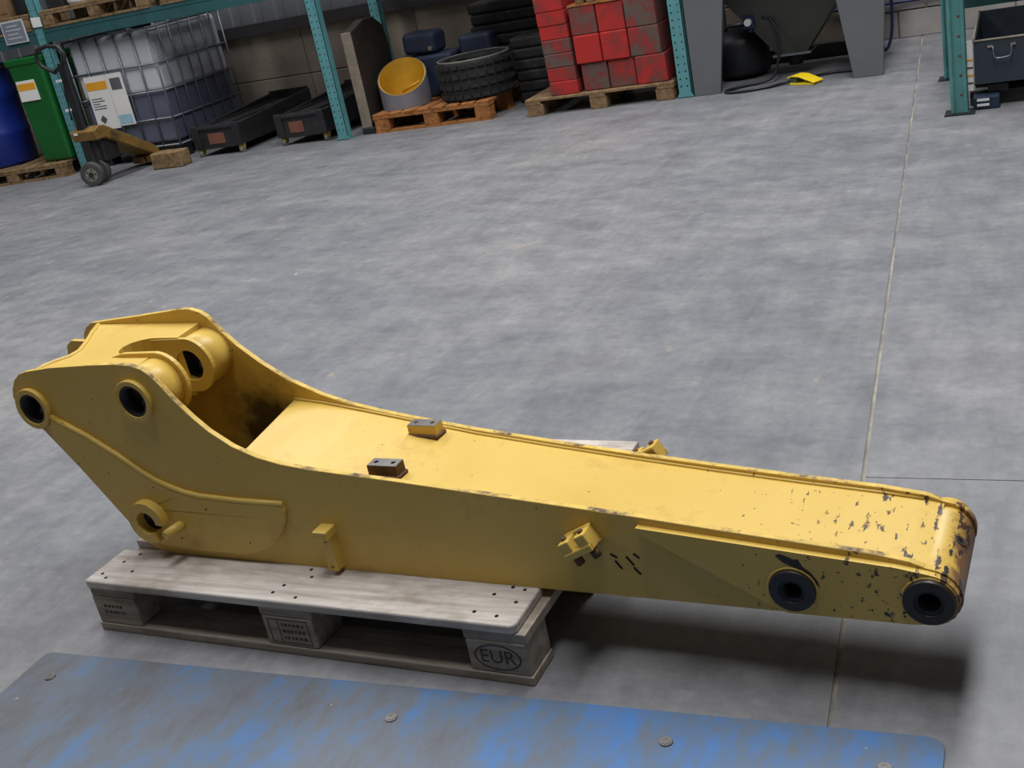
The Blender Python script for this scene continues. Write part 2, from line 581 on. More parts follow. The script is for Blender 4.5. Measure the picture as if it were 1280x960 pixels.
top_far = [(-0.235, 0.43), (-0.232, 0.452), (-0.222, 0.474), (-0.205, 0.492), (-0.182, 0.504), (-0.09, 0.513), (0.01, 0.522), (0.09, 0.530), (0.152, 0.537), (0.185, 0.537), (0.215, 0.529),
           (0.236, 0.516), (0.268, 0.477), (0.306, 0.438), (0.367, 0.391), (0.44, 0.346), (0.528, 0.309), (0.606, 0.286), (0.695, 0.268),
           (0.825, 0.247), (0.951, 0.229), (1.151, 0.205), (1.338, 0.185), (1.513, 0.168), (1.678, 0.153), (1.84, 0.140)]
nose = [(1.92, 0.129), (1.948, 0.1190)] + circle(BN, 0.0545, 10, radians(78), radians(-85), False)
bottom = [(1.92, 0.0), (1.40, 0.0), (0.80, 0.0), (0.16, 0.0), (0.125, 0.005), (0.098, 0.019), (0.072, 0.047), (0.031, 0.109), (-0.053, 0.231), (-0.128, 0.330), (-0.178, 0.374), (-0.194, 0.398)]
near_outline = top_near + nose + bottom
far_outline = top_far + nose + bottom[:-1] + [(-0.20, 0.380), (-0.226, 0.402)]
bore = {'BL': 0.042, 'BT': 0.040, 'BLo': 0.030, 'B2': 0.024, 'BN': 0.028}
holes = [circle(BL, 0.042, 24), circle(BTp, 0.040, 24), circle(BLo, 0.030, 24), circle(B2, 0.024, 24), circle(BN, 0.028, 24)]
MB().prism(near_outline, 0.0, PT, holes, 'y').build('side_plate', PAINT, arm, 0.0025)
MB().prism(far_outline, lambda p: wf(p[0]) - PT, lambda p: wf(p[0]), holes, 'y').build('side_plate', PAINT, arm, 0.0025)
# rubbed top edges of the two side plates
for prof, w0, w1 in ((top_near, lambda s: 0.0008, lambda s: PT - 0.001), (top_far, lambda s: wf(s) - PT + 0.001, lambda s: wf(s) - 0.0008)):
    e = MB()
    pr = prof[6:] + [(1.92, 0.129), (1.944, 0.1205)]
    vs = []
    for s, h in pr:
        vs += [(s, w0(s), h + 0.0006), (s, w1(s), h + 0.0006), (s, w0(s), h - 0.003), (s, w1(s), h - 0.003)]
    fs = []
    for i in range(len(pr) - 1):
        a, b = 4 * i, 4 * (i + 1)
        fs += [(a, a + 1, b + 1, b), (a, b, b + 2, a + 2), (a + 1, a + 3, b + 3, b + 1)]
    e.add(vs, fs).build('worn_edge', EDGE, arm)
# deck: top plate of the box section
deck_far = [(0.445, 0.296), (0.53, 0.288), (0.647, 0.270), (0.801, 0.245), (0.957, 0.220), (1.155, 0.196), (1.341, 0.175), (1.516, 0.157), (1.68, 0.142), (1.834, 0.130), (1.915, 0.121), (1.952, 0.1145)]
deck_near = [(0.445, 0.262), (0.53, 0.258), (0.647, 0.246), (0.801, 0.232), (0.957, 0.217), (1.155, 0.198), (1.341, 0.180), (1.516, 0.163), (1.68, 0.147), (1.834, 0.132), (1.915, 0.121), (1.952, 0.1145)]
d = MB()
ss = [0.43, 0.445, 0.53, 0.647, 0.801, 0.957, 1.155, 1.341, 1.516, 1.68, 1.834, 1.915, 1.952]
vs = []
for s in ss:
    dr = -0.010 if s == 0.43 else 0.0
    a, b = lerp(deck_near, s) + dr, lerp(deck_far, s) + dr
    vs += [(s, PT - 0.002, a), (s, wf(s) - PT + 0.002, b), (s, PT - 0.002, a - 0.012), (s, wf(s) - PT + 0.002, b - 0.012)]
fs = []
for i in range(len(ss) - 1):
    a, b = 4 * i, 4 * (i + 1)
    fs += [(a, b, b + 1, a + 1), (a + 2, a + 3, b + 3, b + 2), (a, a + 2, b + 2, b), (a + 1, b + 1, b + 3, a + 3)]
fs += [(0, 1, 3, 2), (b, b + 2, b + 3, b + 1)]
d.add(vs, fs).build('deck_plate', PAINT, arm)
# weld beads along the deck
for tab, wv in ((deck_far, lambda s: wf(s) - PT - 0.001),):
    MB().path([(s, wv(s), lerp(tab, s) + 0.001) for s in ss[1:-1]], 0.004, 6).build('weld_bead', PAINT, arm)
# plate closing the box under the deck start, floor of the cavity, bottom plate, sloped back plate
vs = []
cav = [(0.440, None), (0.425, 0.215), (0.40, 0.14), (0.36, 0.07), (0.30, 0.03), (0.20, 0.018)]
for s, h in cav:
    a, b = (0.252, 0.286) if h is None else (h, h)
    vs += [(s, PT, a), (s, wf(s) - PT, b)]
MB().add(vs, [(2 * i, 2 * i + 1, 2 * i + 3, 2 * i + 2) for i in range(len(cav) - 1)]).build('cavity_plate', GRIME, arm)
MB().box(0.15, 1.93, PT - 0.001, 0.235, 0.0, 0.012).build('bottom_plate', PAINT, arm)
q = [(0.098, 0.026), (0.072, 0.056), (0.031, 0.118), (-0.053, 0.240), (-0.09, 0.29)]
pl = [(s, h) for s, h in q] + [(s + 0.010, h + 0.008) for s, h in reversed(q)]
MB().prism(pl, PT, 0.285, axis='y').build('back_plate', PAINT, arm)
MB().tube((BN[0], PT - 0.002, BN[1]), (BN[0], 0.205, BN[1]), 0.0535, 36, cap=False).tube((BN[0], 0.205, BN[1]), (BN[0], 0.234, BN[1]), 0.0535, 36, r2=0.046).build('nose_tube', PAINT, arm)
# grease hole in the nose: ring round a plug, hole shade painted dark
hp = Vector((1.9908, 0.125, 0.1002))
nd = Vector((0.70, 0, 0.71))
MB().ring(hp - nd * 0.0035, nd, 0.006, 0.0115, 0.005, 16).tube(hp - nd * 0.004, hp + nd * 0.0008, 0.0065, 12, 1).build('painted_grease_hole', [CHIP, BORE], arm)
# crown: top plate of the boom-end with its notch and slot
crown = [(-0.112, PT), (0.205, PT), (0.205, 0.098), (0.120, 0.100), (0.093, 0.108), (0.073, 0.126), (0.066, 0.148), (0.073, 0.170), (0.093, 0.187), (0.12, 0.197),
         (0.205, 0.197), (0.205, 0.286), (-0.150, 0.288), (-0.125, 0.237), (-0.107, 0.209), (-0.085, 0.170), (-0.066, 0.130), (-0.071, 0.100), (-0.092, 0.076), (-0.109, 0.05)]
ch = lambda p: 0.484 + 0.018 * p[1] / 0.3
MB().prism(crown, lambda p: ch(p) - 0.013, ch, axis='z').build('crown_plate', PAINT, arm)
MB().path([(s, w, ch((s, w)) - 0.002) for s, w in crown[12:] + crown[:1]], 0.0075, 7).build('weld_bead', PAINT, arm)
# crown skirt under the concave notch
sk = crown[12:] + crown[:1]
vs = []
for s, w in sk:
    vs += [(s, w, ch((s, w))), (s, w, 0.44)]
MB().add(vs, [(2 * i, 2 * i + 1, 2 * i + 3, 2 * i + 2) for i in range(len(sk) - 1)]).build('crown_skirt', PAINT, arm)
# curved wall round the end of the slot
vs = []
for p_ in crown[2:11]:
    vs += [(p_[0], p_[1], ch(p_) - 0.002), (p_[0] + 0.004, p_[1], 0.34)]
MB().add(vs, [(2 * i, 2 * i + 1, 2 * i + 3, 2 * i + 2) for i in range(8)]).build('slot_wall', PAINT, arm)
# boom-end pin bosses: tubes standing between the plates, ears beside the slot
for w0, w1 in ((PT, 0.100), (0.196, 0.284)):
    MB().ring((BTp[0], w0, BTp[1]), (0, 1, 0), 0.040, 0.0665, w1 - w0, 36).build('pin_tube', PAINT, arm)
for w0, er in ((0.092, 0.079), (0.194, 0.0715)):
    ear = circle(BTp, er, 18, radians(-75), radians(95), False) + [(0.12, 0.42 + er), (0.080, 0.490), (0.068, 0.476), (0.070, 0.41), (0.13, 0.345)]
    MB().prism(ear, w0, w0 + 0.012, [circle(BTp, 0.040, 24)], 'y').build('ear_plate', [PAINT, CHIP], arm, 0.002)
MB().prism([(-0.05, 0.480), (-0.185, 0.486), (-0.206, 0.472), (-0.213, 0.450), (-0.208, 0.400), (-0.15, 0.345), (-0.09, 0.36), (-0.05, 0.42)], 0.214, 0.227, [circle(BL, 0.042, 24)], 'y').build('ear_plate', PAINT, arm, 0.002)
for w0, w1 in ((PT, 0.085), (0.222, 0.286)):
    MB().ring((BL[0], w0, BL[1]), (0, 1, 0), 0.042, 0.062, w1 - w0, 32).build('pin_tube', PAINT, arm)
# boss rings on the near face and bushings in the bores
def boss(c, r0, r1, t, far_w, face=None, bore_len=0.09):
    r = MB().ring((c[0], 0.001, c[1]), (0, -1, 0), r0, r1, t, 36).build('boss_ring', PAINT if face is None else face, arm, 0.002)
    MB().ring((c[0], -t + 0.004, c[1]), (0, 1, 0), r0 - 0.006, r0 + 0.001, bore_len, 32).build('bushing', BORE, r)
    r = MB().ring((c[0], far_w - 0.001, c[1]), (0, 1, 0), r0, r1, t, 36).build('boss_ring', PAINT, arm, 0.002)
    MB().ring((c[0], far_w + t - 0.004, c[1]), (0, -1, 0), r0 - 0.006, r0 + 0.001, bore_len, 32).build('bushing', BORE, r)
boss(BL, 0.040, 0.054, 0.014, wf(BL[0]))
boss(BTp, 0.040, 0.053, 0.014, wf(BTp[0]))
boss(B2, 0.024, 0.043, 0.024, wf(B2[0]), RINGM, 0.14)
boss(BN, 0.026, 0.0445, 0.026, wf(BN[0]), RINGM, 0.14)
for c in (B2, BN):
    MB().ring((c[0], 0.002, c[1]), (0, -1, 0), 0.0425, 0.0475, 0.018, 36).build('boss_collar', PAINT, arm, 0.002)
MB().ring((BLo[0], PT, BLo[1]), (0, 1, 0), 0.030, 0.045, 0.27, 30).build('pin_tube', BORE, arm)
# lower boss: open collar and stop pin
op = circle(BLo, 0.056, 30, radians(-5), radians(292), False)
ip = circle(BLo, 0.030, 30, radians(292), radians(-5), False)
MB().prism(op + ip, -0.034, 0.002, axis='y').build('split_collar', PAINT, arm, 0.003)
MB().ring((BLo[0], -0.008, BLo[1]), (0, 1, 0), 0.025, 0.031, 0.12, 28).build('bushing', BORE, arm)
MB().tube((0.240, 0.004, 0.092), (0.228, -0.058, 0.090), 0.0125, 18).tube((0.228, -0.058, 0.090), (0.2277, -0.060, 0.090), 0.011, 18).build('stop_pin', PAINT, arm)
# reinforcing pad round the boom end
ridge = [(-0.083, 0.372), (0.017, 0.322), (0.101, 0.270), (0.160, 0.228), (0.195, 0.208), (0.236, 0.191), (0.275, 0.179), (0.32, 0.171), (0.437, 0.165), (0.568, 0.164)]
rnd = [(0.570, 0.150), (0.564, 0.125), (0.548, 0.098), (0.522, 0.070), (0.488, 0.046), (0.450, 0.030), (0.41, 0.022), (0.26, 0.020), (0.157, 0.026), (0.120, 0.034), (0.088, 0.052), (0.050, 0.103), (-0.033, 0.225), (-0.100, 0.322)]
MB().prism(ridge + rnd, -0.011, 0.001, [circle(BLo, 0.030, 24)], axis='y').build('boom_end_pad', PAINT, arm, 0.006, 2)
MB().path([(s, -0.004, h + 0.002) for s, h in ridge], 0.0075, 7).build('weld_bead', PAINT, arm)
# tapered reinforcing pad towards the bucket end
pad = [(1.424, 0.170), (1.70, 0.143), (1.90, 0.124), (1.95, 0.115)] + circle(BN, 0.051, 9, radians(75), radians(-75), False) + [(1.92, 0.008), (1.70, 0.008), (1.655, 0.030), (1.435, 0.154), (1.424, 0.162)]
MB().prism(pad, -0.014, 0.001, [circle(B2, 0.024, 24), circle(BN, 0.028, 24)], axis='y').build('bucket_end_pad', PAINT, arm)
# upright channel bracket
bb = MB().prism([(0.662, 0.012), (0.690, 0.012), (0.690, 0.108), (0.662, 0.108)], -0.026, 0.002, [circle((0.676, 0.088), 0.0035, 10), circle((0.676, 0.022), 0.0035, 10)], 'y')
bb.build('channel_bracket', PAINT, arm)
MB().box(0.656, 0.694, -0.040, 0.002, 0.098, 0.120).build('bracket_cap', PAINT, arm, 0.003)
# hose clamp blocks, one per side
def clamp(s, h, sgn, w):
    def W(d):
        return w - sgn * d
    mt = Matrix.Translation((s, w, h)) @ Matrix.Rotation(radians(-28), 4, 'Y')
    k = MB()
    k.box(-0.034, -0.008, *sorted((0, -sgn * 0.046)), -0.020, 0.020, mat=mt)
    k.box(0.008, 0.034, *sorted((0, -sgn * 0.046)), -0.020, 0.020, mat=mt)
    k.box(-0.034, 0.034, *sorted((0, -sgn * 0.012)), -0.022, 0.022, mat=mt)
    k.box(-0.034, 0.034, *sorted((-sgn * 0.034, -sgn * 0.048)), -0.020, -0.004, mat=mt)
    o = k.build('hose_clamp', PAINT, arm, 0.003)
    for dx in (-0.022, 0.022):
        a = mt @ Vector((dx, -sgn * 0.030, -0.018))
        b = mt @ Vector((dx, -sgn * 0.030, -0.040))
        MB().tube(a, b, 0.0095, 6).build('bolt', RUST, o)
        MB().tube(mt @ Vector((dx, -sgn * 0.030, 0.018)), mt @ Vector((dx, -sgn * 0.030, 0.026)), 0.006, 8).build('bolt', RUST, o)
clamp(1.305, 0.135, 1, 0.0)
clamp(1.345, 0.163, -1, wf(1.345))
# paint chips below the clamp
for s, h, a, l in ((1.362, 0.094, -30, 0.016), (1.369, 0.074, -55, 0.022), (1.395, 0.085, -55, 0.024), (1.41, 0.098, -40, 0.015), (1.407, 0.063, -50, 0.020),):
    mt = Matrix.Translation((s, 0, h)) @ Matrix.Rotation(radians(-a), 4, 'Y')
    MB().box(-l / 2, l / 2, -0.0006, 0.001, -0.0022, 0.0026, mat=mt).build('paint_chip', NAIL, arm)
# scraped patch over the second boss
MB().prism([(1.690, 0.131), (1.697, 0.136), (1.712, 0.131), (1.722, 0.126), (1.731, 0.127), (1.738, 0.112), (1.752, 0.100), (1.762, 0.084), (1.766, 0.070), (1.757, 0.078), (1.748, 0.092), (1.733, 0.104), (1.72, 0.110), (1.703, 0.118)], -0.0146, -0.010, axis='y').build('paint_chip', CHIP, arm)
# two drilled blocks on the deck
for s0, w0 in ((0.838, 0.046), (0.838, 0.225)):
    wm = w0 / 0.29
    z = lerp(deck_near, s0) * (1 - wm) + lerp(deck_far, s0) * wm - 0.006
    hs_ = [circle((s0 + dx, w0), 0.0055, 14) for dx in (-0.022, 0.022)]
    rc = lambda a, b: [(s0 - a, w0 - b), (s0 + a, w0 - b), (s0 + a, w0 + b), (s0 - a, w0 + b)]
    bl = MB().prism(rc(0.037, 0.017), z, z + 0.032, hs_, 'z')
    o = bl.build('drilled_block', RUST if w0 < 0.1 else PAINT, arm)
    MB().prism(rc(0.0365, 0.0165), z + 0.0315, z + 0.0335, hs_, 'z').build('block_top', STEEL, o)
    MB().path([(s0 - 0.038, w0 - 0.018, z + 0.007), (s0 + 0.038, w0 - 0.018, z + 0.005), (s0 + 0.038, w0 + 0.018, z + 0.005)], 0.005, 6).build('weld_bead', RUST, o)

# ------------------------------------------------------------------ pallets
def text_mesh(txt, size):
    cu = bpy.data.curves.new('t', 'FONT')
    cu.body = txt
    cu.size = size
    cu.align_x = 'CENTER'
    cu.align_y = 'CENTER'
    cu.extrude = 0.0004
    ob = bpy.data.objects.new('t', cu)
    COL.objects.link(ob)
    dg = bpy.context.evaluated_depsgraph_get()
    me = bpy.data.meshes.new_from_object(ob.evaluated_get(dg))
    bpy.data.objects.remove(ob)
    return me

PAL_A = -0.02762959
pal = thing('euro_pallet', 'weathered grey-white wooden euro pallet under the yellow excavator arm', 'pallet', (-2.1766873, 1.7068074, 0), PAL_A)
ycen = [(0.0, 0.145), (0.186, 0.286), (0.3275, 0.4725), (0.514, 0.614), (0.655, 0.80)]
for i, (a, b) in enumerate(ycen):
    e0, e1 = random.uniform(-0.002, 0.004), 1.178 + random.uniform(-0.006, 0.004)
    if i == 4:
        e1 = 1.168
    if i == 0:
        # worn front board: split along its length, corners rounded
        MB().prism([(0.004, 0.0), (1.172, 0.0), (1.182, 0.010), (1.180, 0.145), (0.0, 0.145), (0.0, 0.006)], 0.122, 0.144, axis='z').build('top_board', WOODW, pal, 0.004)
    else:
        MB().box(e0, e1, a, b, 0.122, 0.144).build('top_board', WOODW, pal, 0.003)
for x0 in (0.0, 0.5275, 1.055):
    MB().box(x0 + (0.004 if x0 < 0.1 else 0), x0 + 0.145, 0.004, 0.796, 0.100, 0.122).build('cross_board', WOODD, pal, 0.002)
for x0 in (0.0, 0.5275, 1.055):
    for y0, y1 in ((0.002, 0.102), (0.3275, 0.4725), (0.698, 0.798)):
        MB().box(x0 + 0.003, x0 + 0.142, y0, y1, 0.022, 0.100).build('block', WOODD, pal, 0.004)
for y0, y1 in ((0.0, 0.10), (0.3275, 0.4725), (0.70, 0.80)):
    MB().box(0.0, 1.20, y0, y1, 0.0, 0.022).build('bottom_board', WOODD, pal, 0.003)
nl = None
for x0, y0 in ((0.03, 0.035), (0.05, 0.09), (0.055, 0.02), (0.11, 0.055), (0.07, 0.128), (0.56, 0.03), (0.62, 0.10), (0.60, 0.128), (0.57, 0.06), (0.63, 0.02), (1.075, 0.035), (1.09, 0.1), (1.13, 0.028), (1.15, 0.08), (1.12, 0.13), (1.15, 0.125), (1.12, 0.75)):
    if nl is None:
        nl = MB().tube((0, 0, 0.1425), (0, 0, 0.1448), 0.0045, 8).build('nail', NAIL, pal)
        nl.location = (x0, y0, 0)
    else:
        share(nl, (x0, y0, 0))
# EUR brand in an oval on the right block
lg = bpy.data.objects.new('brand_lettering', text_mesh('EUR', 0.046))
lg.data.materials.append(BURN)
COL.objects.link(lg)
lg.parent = pal
lg.location = (1.1265, 0.0018, 0.061)
lg.rotation_euler = (radians(90), 0, 0)
ov = MB()
P2 = [(1.1265 + 0.054 * cos(a), 0.061 + 0.0315 * sin(a)) for a in [2 * pi * i / 40 for i in range(40)]]
P3 = [(1.1265 + 0.0505 * cos(a), 0.061 + 0.0285 * sin(a)) for a in [2 * pi * i / 40 for i in range(40)]]
ov.prism(P2, 0.0014, 0.004, [P3], 'y').build('brand_oval', BURN, pal)
# faint branded frames and strokes on the other two front blocks
fr = MB()
def strokes(mb, x0, x1, z0, z1, rows, y=0.0014):
    for r in range(rows):
        zz = z0 + (z1 - z0) * (r + 0.5) / rows
        xx = x0
        while xx < x1 - 0.006:
            w = random.uniform(0.004, 0.010)
            mb.box(xx, min(xx + w, x1), y, y + 0.002, zz - 0.0035, zz + 0.0035)
            xx += w + random.uniform(0.003, 0.006)
for a, b, c_, d_ in ((0.545, 0.655, 0.030, 0.032), (0.545, 0.655, 0.092, 0.094), (0.545, 0.547, 0.030, 0.094), (0.653, 0.655, 0.030, 0.094), (0.572, 0.574, 0.030, 0.094)):
    fr.box(a, b, 0.0014, 0.004, c_, d_)
strokes(fr, 0.582, 0.645, 0.036, 0.088, 3)
fr.build('brand_stamp', BURN, pal)
fr = MB()
strokes(fr, 0.035, 0.105, 0.048, 0.082, 2)
fr.build('brand_stamp', BURN, pal)

# ------------------------------------------------------------------ blue floor plate
bp = thing('floor_plate', 'worn blue-painted steel plate bolted flat to the concrete floor', 'floor plate', (-2.2576, 1.599, 0), 0.0277)
L, D, rr = 2.062, 1.30, 0.02
cs = []
for cx, cy, a0 in ((rr, -rr, 90), (rr, -D + rr, 180), (L - rr, -D + rr, 270), (L - rr * 1.6, -rr * 1.6, 0)):
    r_ = rr * 1.6 if a0 == 0 else rr
    cs += circle((cx, cy), r_, 6, radians(a0), radians(a0 + 90), False)
MB().prism(cs, 0.0, 0.004, axis='z').build('plate', BLUEP, bp, 0.0015, 1)
for i, (x0, y0) in enumerate(((0.091, -0.088), (1.02, -0.100), (1.588, -0.084), (1.97, -0.09), (0.09, -1.2), (1.97, -1.2))):
    if i == 0:
        bt = MB().tube((0, 0, 0.003), (0, 0, 0.007), 0.0135, 18, r2=0.012).ring((0, 0, 0.006), (0, 0, 1), 0.005, 0.009, 0.002, 16).build('bolt_head', STEEL, bp)
        bt.location = (x0, y0, 0)
    else:
        share(bt, (x0, y0, 0))

# ------------------------------------------------------------------ pallet racking at the back
def upright(parent, x, y, h, mt, w=0.095, dpt=0.07, face=-1, perf=True):
    """perforated channel post, foot plate as a sub-part"""
    p = MB()
    hw = w / 2
    t = 0.004
    if perf:
        hx, hs = 0.023, 0.011           # hole offset, hole size
        xs = [(-hw, -hx - hs / 2), (-hx + hs / 2, hx - hs / 2), (hx + hs / 2, hw)]
        for a, b in xs:
            p.box(x + a, x + b, y, y + t, 0.03, h)
        z = 0.03
        k = 0
        while z < h - 0.05:
            top = 0.03 + (k + 1) * 0.05 - hs / 2
            for cx in (-hx, hx):
                p.box(x + cx - hs / 2, x + cx + hs / 2, y, y + t, z, top)
            z = top + hs
            k += 1
    else:
        p.box(x - hw, x + hw, y, y + t, 0.005, h)
    p.box(x - hw, x - hw + t, y, y + dpt, 0.005, h)
    p.box(x + hw - t, x + hw, y, y + dpt, 0.005, h)
    o = p.build('upright_post', mt, parent)
    MB().prism([(x - hw, 0.03), (x + hw, 0.03), (x + hw + 0.012, 0.004), (x + hw + 0.012, 0.0), (x - hw - 0.012, 0.0), (x - hw - 0.012, 0.004)], y - 0.003, y + 0.003, axis='y').build('foot_plate', mt, o)
    MB().box(x - hw - 0.012, x + hw + 0.012, y - 0.003, y + dpt + 0.02, 0.0, 0.005).build('base_plate', mt, o)
    return o

RY = 7.935
rack = thing('pallet_rack', 'tall teal pallet rack with perforated posts along the back wall', 'rack', (0, 0, 0))
PX = (-10.87, -8.045, -5.243, -2.386)
for x in PX:
    upright(rack, x, RY, 3.2, TEAL)
    upright(rack, x, 8.86, 3.2, TEAL)
    zz = 0.25
    k = 0
    while zz < 2.9:
        a, b = ((x, RY + 0.06, zz), (x, 8.86, zz + 0.5)) if k % 2 == 0 else ((x, 8.86, zz), (x, RY + 0.06, zz + 0.5))
        if zz > 0.9:
            MB().tube(a, b, 0.014, 8).build('brace', TEAL, rack)
        zz += 0.5
        k += 1
for (xa, xb), lv in (((PX[0], PX[1]), (1.150, 2.5)), ((PX[1], PX[2]), (1.150, 2.5)), ((PX[2], PX[3]), (1.35, 2.5))):
    for z in lv:
        for y in (RY + 0.006, 8.86):
            b = MB().box(xa + 0.050, xb - 0.050, y, y + 0.045, z, z + 0.118).box(xa + 0.050, xb - 0.050, y - 0.004, y + 0.02, z + 0.085, z + 0.118)
            o = b.build('load_beam', TEALD, rack)
            for xx in (xa + 0.046, xb - 0.050):
                MB().box(xx, xx + 0.006, y - 0.008, y + 0.05, z - 0.04, z + 0.14).build('beam_connector', TEALD, o)

# placards on the beam
sg = thing('rack_sign', 'grey rack sign with a pale border, tilted on the beam above the green bin', 'sign', (-8.322, RY - 0.006, 1.19))
MB().box(-0.135, 0.135, -0.004, 0.004, 0.0, 0.195).build('frame', SIGNW, sg)
MB().box(-0.122, 0.122, -0.006, 0.0, 0.013, 0.182).build('face', SIGNG, sg)
st = MB()
for i, (a, b) in enumerate(((-0.07, 0.06), (-0.09, 0.09), (-0.08, 0.05), (-0.09, 0.08))):
    st.box(a, b, -0.0068, -0.004, 0.145 - i * 0.034, 0.153 - i * 0.034)
st.build('faint_print', SIGNW, sg)
tg = thing('paper_tag', 'small white paper tag stuck on the rack beam beside the grey sign', 'tag', (-8.035, RY - 0.010, 1.288))
MB().prism([(-0.050, 0.004), (0.052, 0.0), (0.053, 0.080), (-0.049, 0.086)], -0.002, 0.006, axis='y').build('sheet', PAPER, tg)

def simple_pallet(name, label, x0, y0, w, dp, mt, rz=0.0, z0=0.0, along_y=True, bottom=True, group=None, h=0.145, nb=7):
    p = thing(name, label, 'pallet', (x0, y0, z0), rz, group)
    bt = 0.02
    hb = h - 2 * bt - (bt if bottom else 0)
    zb = bt if bottom else 0.0
    n = nb
    if along_y:
        bw = w / n * 0.82
        for i in range(n):
            xx = i * (w - bw) / (n - 1)
            MB().box(xx, xx + bw, 0, dp, h - bt, h).build('top_board', mt, p, 0.003, 1)
        for yy in (0.0, dp / 2 - 0.05, dp - 0.10):
            MB().box(0, w, yy, yy + 0.10, h - 2 * bt, h - bt).build('cross_board', mt, p)
            if bottom:
                MB().box(0, w, yy, yy + 0.10, 0, bt).build('bottom_board', mt, p)
    else:
        bw = dp / n * 0.82
        for i in range(n):
            yy = i * (dp - bw) / (n - 1)
            MB().box(0, w, yy, yy + bw, h - bt, h).build('top_board', mt, p, 0.003, 1)
        for xx in (0.0, w / 2 - 0.06, w - 0.12):
            MB().box(xx, xx + 0.12, 0, dp, h - 2 * bt, h - bt).build('cross_board', mt, p)
    for xx in (0.005, w / 2 - 0.065, w - 0.135):
        for yy in (0.002, dp / 2 - 0.05, dp - 0.102):
            MB().box(xx, xx + 0.13, yy, yy + 0.10, zb, zb + hb + 0.001).build('block', mt, p, 0.004, 1)
    return p

# shelf load over the left bay
simple_pallet('shelf_pallet', 'brown wooden pallet lying on the rack beams above the blue drum and green bin', -9.32, 7.93, 1.2, 0.9, WOODY, z0=1.268)
tag(MB().lathe([(0.0, 0.0), (0.11, 0.0), (0.115, 0.02), (0.115, 0.22), (0.10, 0.25), (0.04, 0.27), (0.04, 0.29), (0.0, 0.29)], (-8.245, 8.10, 1.413), 20).build('canister', BLACKP), 'black round canister on the shelf pallet above the green bin', 'canister')
tag(MB().box(-8.58, -8.36, 7.97, 8.3, 1.413, 1.62).box(-8.57, -8.37, 7.965, 7.97, 1.45, 1.58).build('carton', CARD, None, 0.006), 'brown cardboard carton at the end of the shelf pallet', 'carton')
tag(MB().lathe([(0.0, 0.0), (0.09, 0.0), (0.105, 0.03), (0.10, 0.12), (0.075, 0.17), (0.03, 0.20), (0.0, 0.205)], (-7.60, 8.06, 1.413), 14).build('plastic_bag', BAG), 'crumpled white plastic bag on the shelf pallet above the liquid tank', 'bag')
tag(MB().prism([(-7.93, 1.413), (-7.74, 1.413), (-7.74, 1.56), (-7.78, 1.60), (-7.89, 1.60), (-7.93, 1.56)], 8.0, 8.3, axis='y').build('tool_case', BLACKM, None, 0.008), 'dark tool case between the black canister and the white bag on the shelf', 'case')
simple_pallet('shelf_pallet', 'brown wooden pallet on the rack beams above the caged liquid tank', -7.975, 7.93, 1.2, 0.9, WOODY, z0=1.268)
simple_pallet('shelf_pallet', 'brown wooden pallet on the rack beams above the black dollies', -6.66, 7.93, 1.2, 0.9, WOODY, z0=1.268)
simple_pallet('shelf_pallet', 'added unseen orange wooden pallet on the high beams, shading the red blocks', -3.72, 7.93, 1.2, 0.9, WOODO, z0=1.468)  # added above the view to darken the middle bay
simple_pallet('shelf_pallet', 'added unseen orange wooden pallet on the high beams, shading the yellow pipe', -5.10, 7.93, 1.2, 0.9, WOODO, z0=1.468)  # second unseen pallet, added to block light over this bay

# ------------------------------------------------------------------ left bay
simple_pallet('wooden_pallet', 'light wooden pallet under the blue drum and green bin', -9.36, 7.64, 1.22, 0.80, WOODY, rz=0.16, h=0.13)
# blue drum
dr = thing('plastic_drum', 'blue plastic drum standing beside the green bin', 'drum', (-9.16, 8.12, 0.13))
MB().lathe([(0.0, 0.0), (0.265, 0.0), (0.285, 0.03), (0.29, 0.28), (0.298, 0.30), (0.29, 0.32), (0.29, 0.60), (0.298, 0.62), (0.29, 0.64), (0.288, 0.84), (0.27, 0.90), (0.25, 0.915), (0.0, 0.915)], n=36).build('shell', BLUEPL, dr)
MB().ring((0, 0, 0.87), (0, 0, 1), 0.272, 0.298, 0.03, 36).build('clamp_ring', GALV, dr)
# green bin
gb = thing('plastic_bin', 'tall green plastic bin with an orange and white label', 'bin', (-8.325, 8.10, 0.13), 0.03)
def frus(mb, a0, b0, a1, b1, z0, z1, mi=0):
    return mb.hexa([(-a0, -b0, z0), (a0, -b0, z0), (a0, b0, z0), (-a0, b0, z0)], [(-a1, -b1, z1), (a1, -b1, z1), (a1, b1, z1), (-a1, b1, z1)], mi)
frus(MB(), 0.165, 0.18, 0.195, 0.21, 0.0, 0.90).build('body', GREENPL, gb, 0.03, 3)
frus(MB(), 0.202, 0.218, 0.204, 0.220, 0.875, 0.935).build('rim', GREENPL, gb, 0.012, 2)
lb = MB()
zt = Matrix.Translation((-0.045, -0.2035, 0.665)) @ Matrix.Rotation(radians(-1.9), 4, 'X')
lb.box(-0.11, 0.11, -0.004, 0.006, -0.10, 0.10, 0, zt)
o = lb.build('label', PAPER, gb)
MB().box(-0.104, 0.104, -0.0055, 0.0, -0.005, 0.055, 0, zt).build('label_band', ORANGE, o)
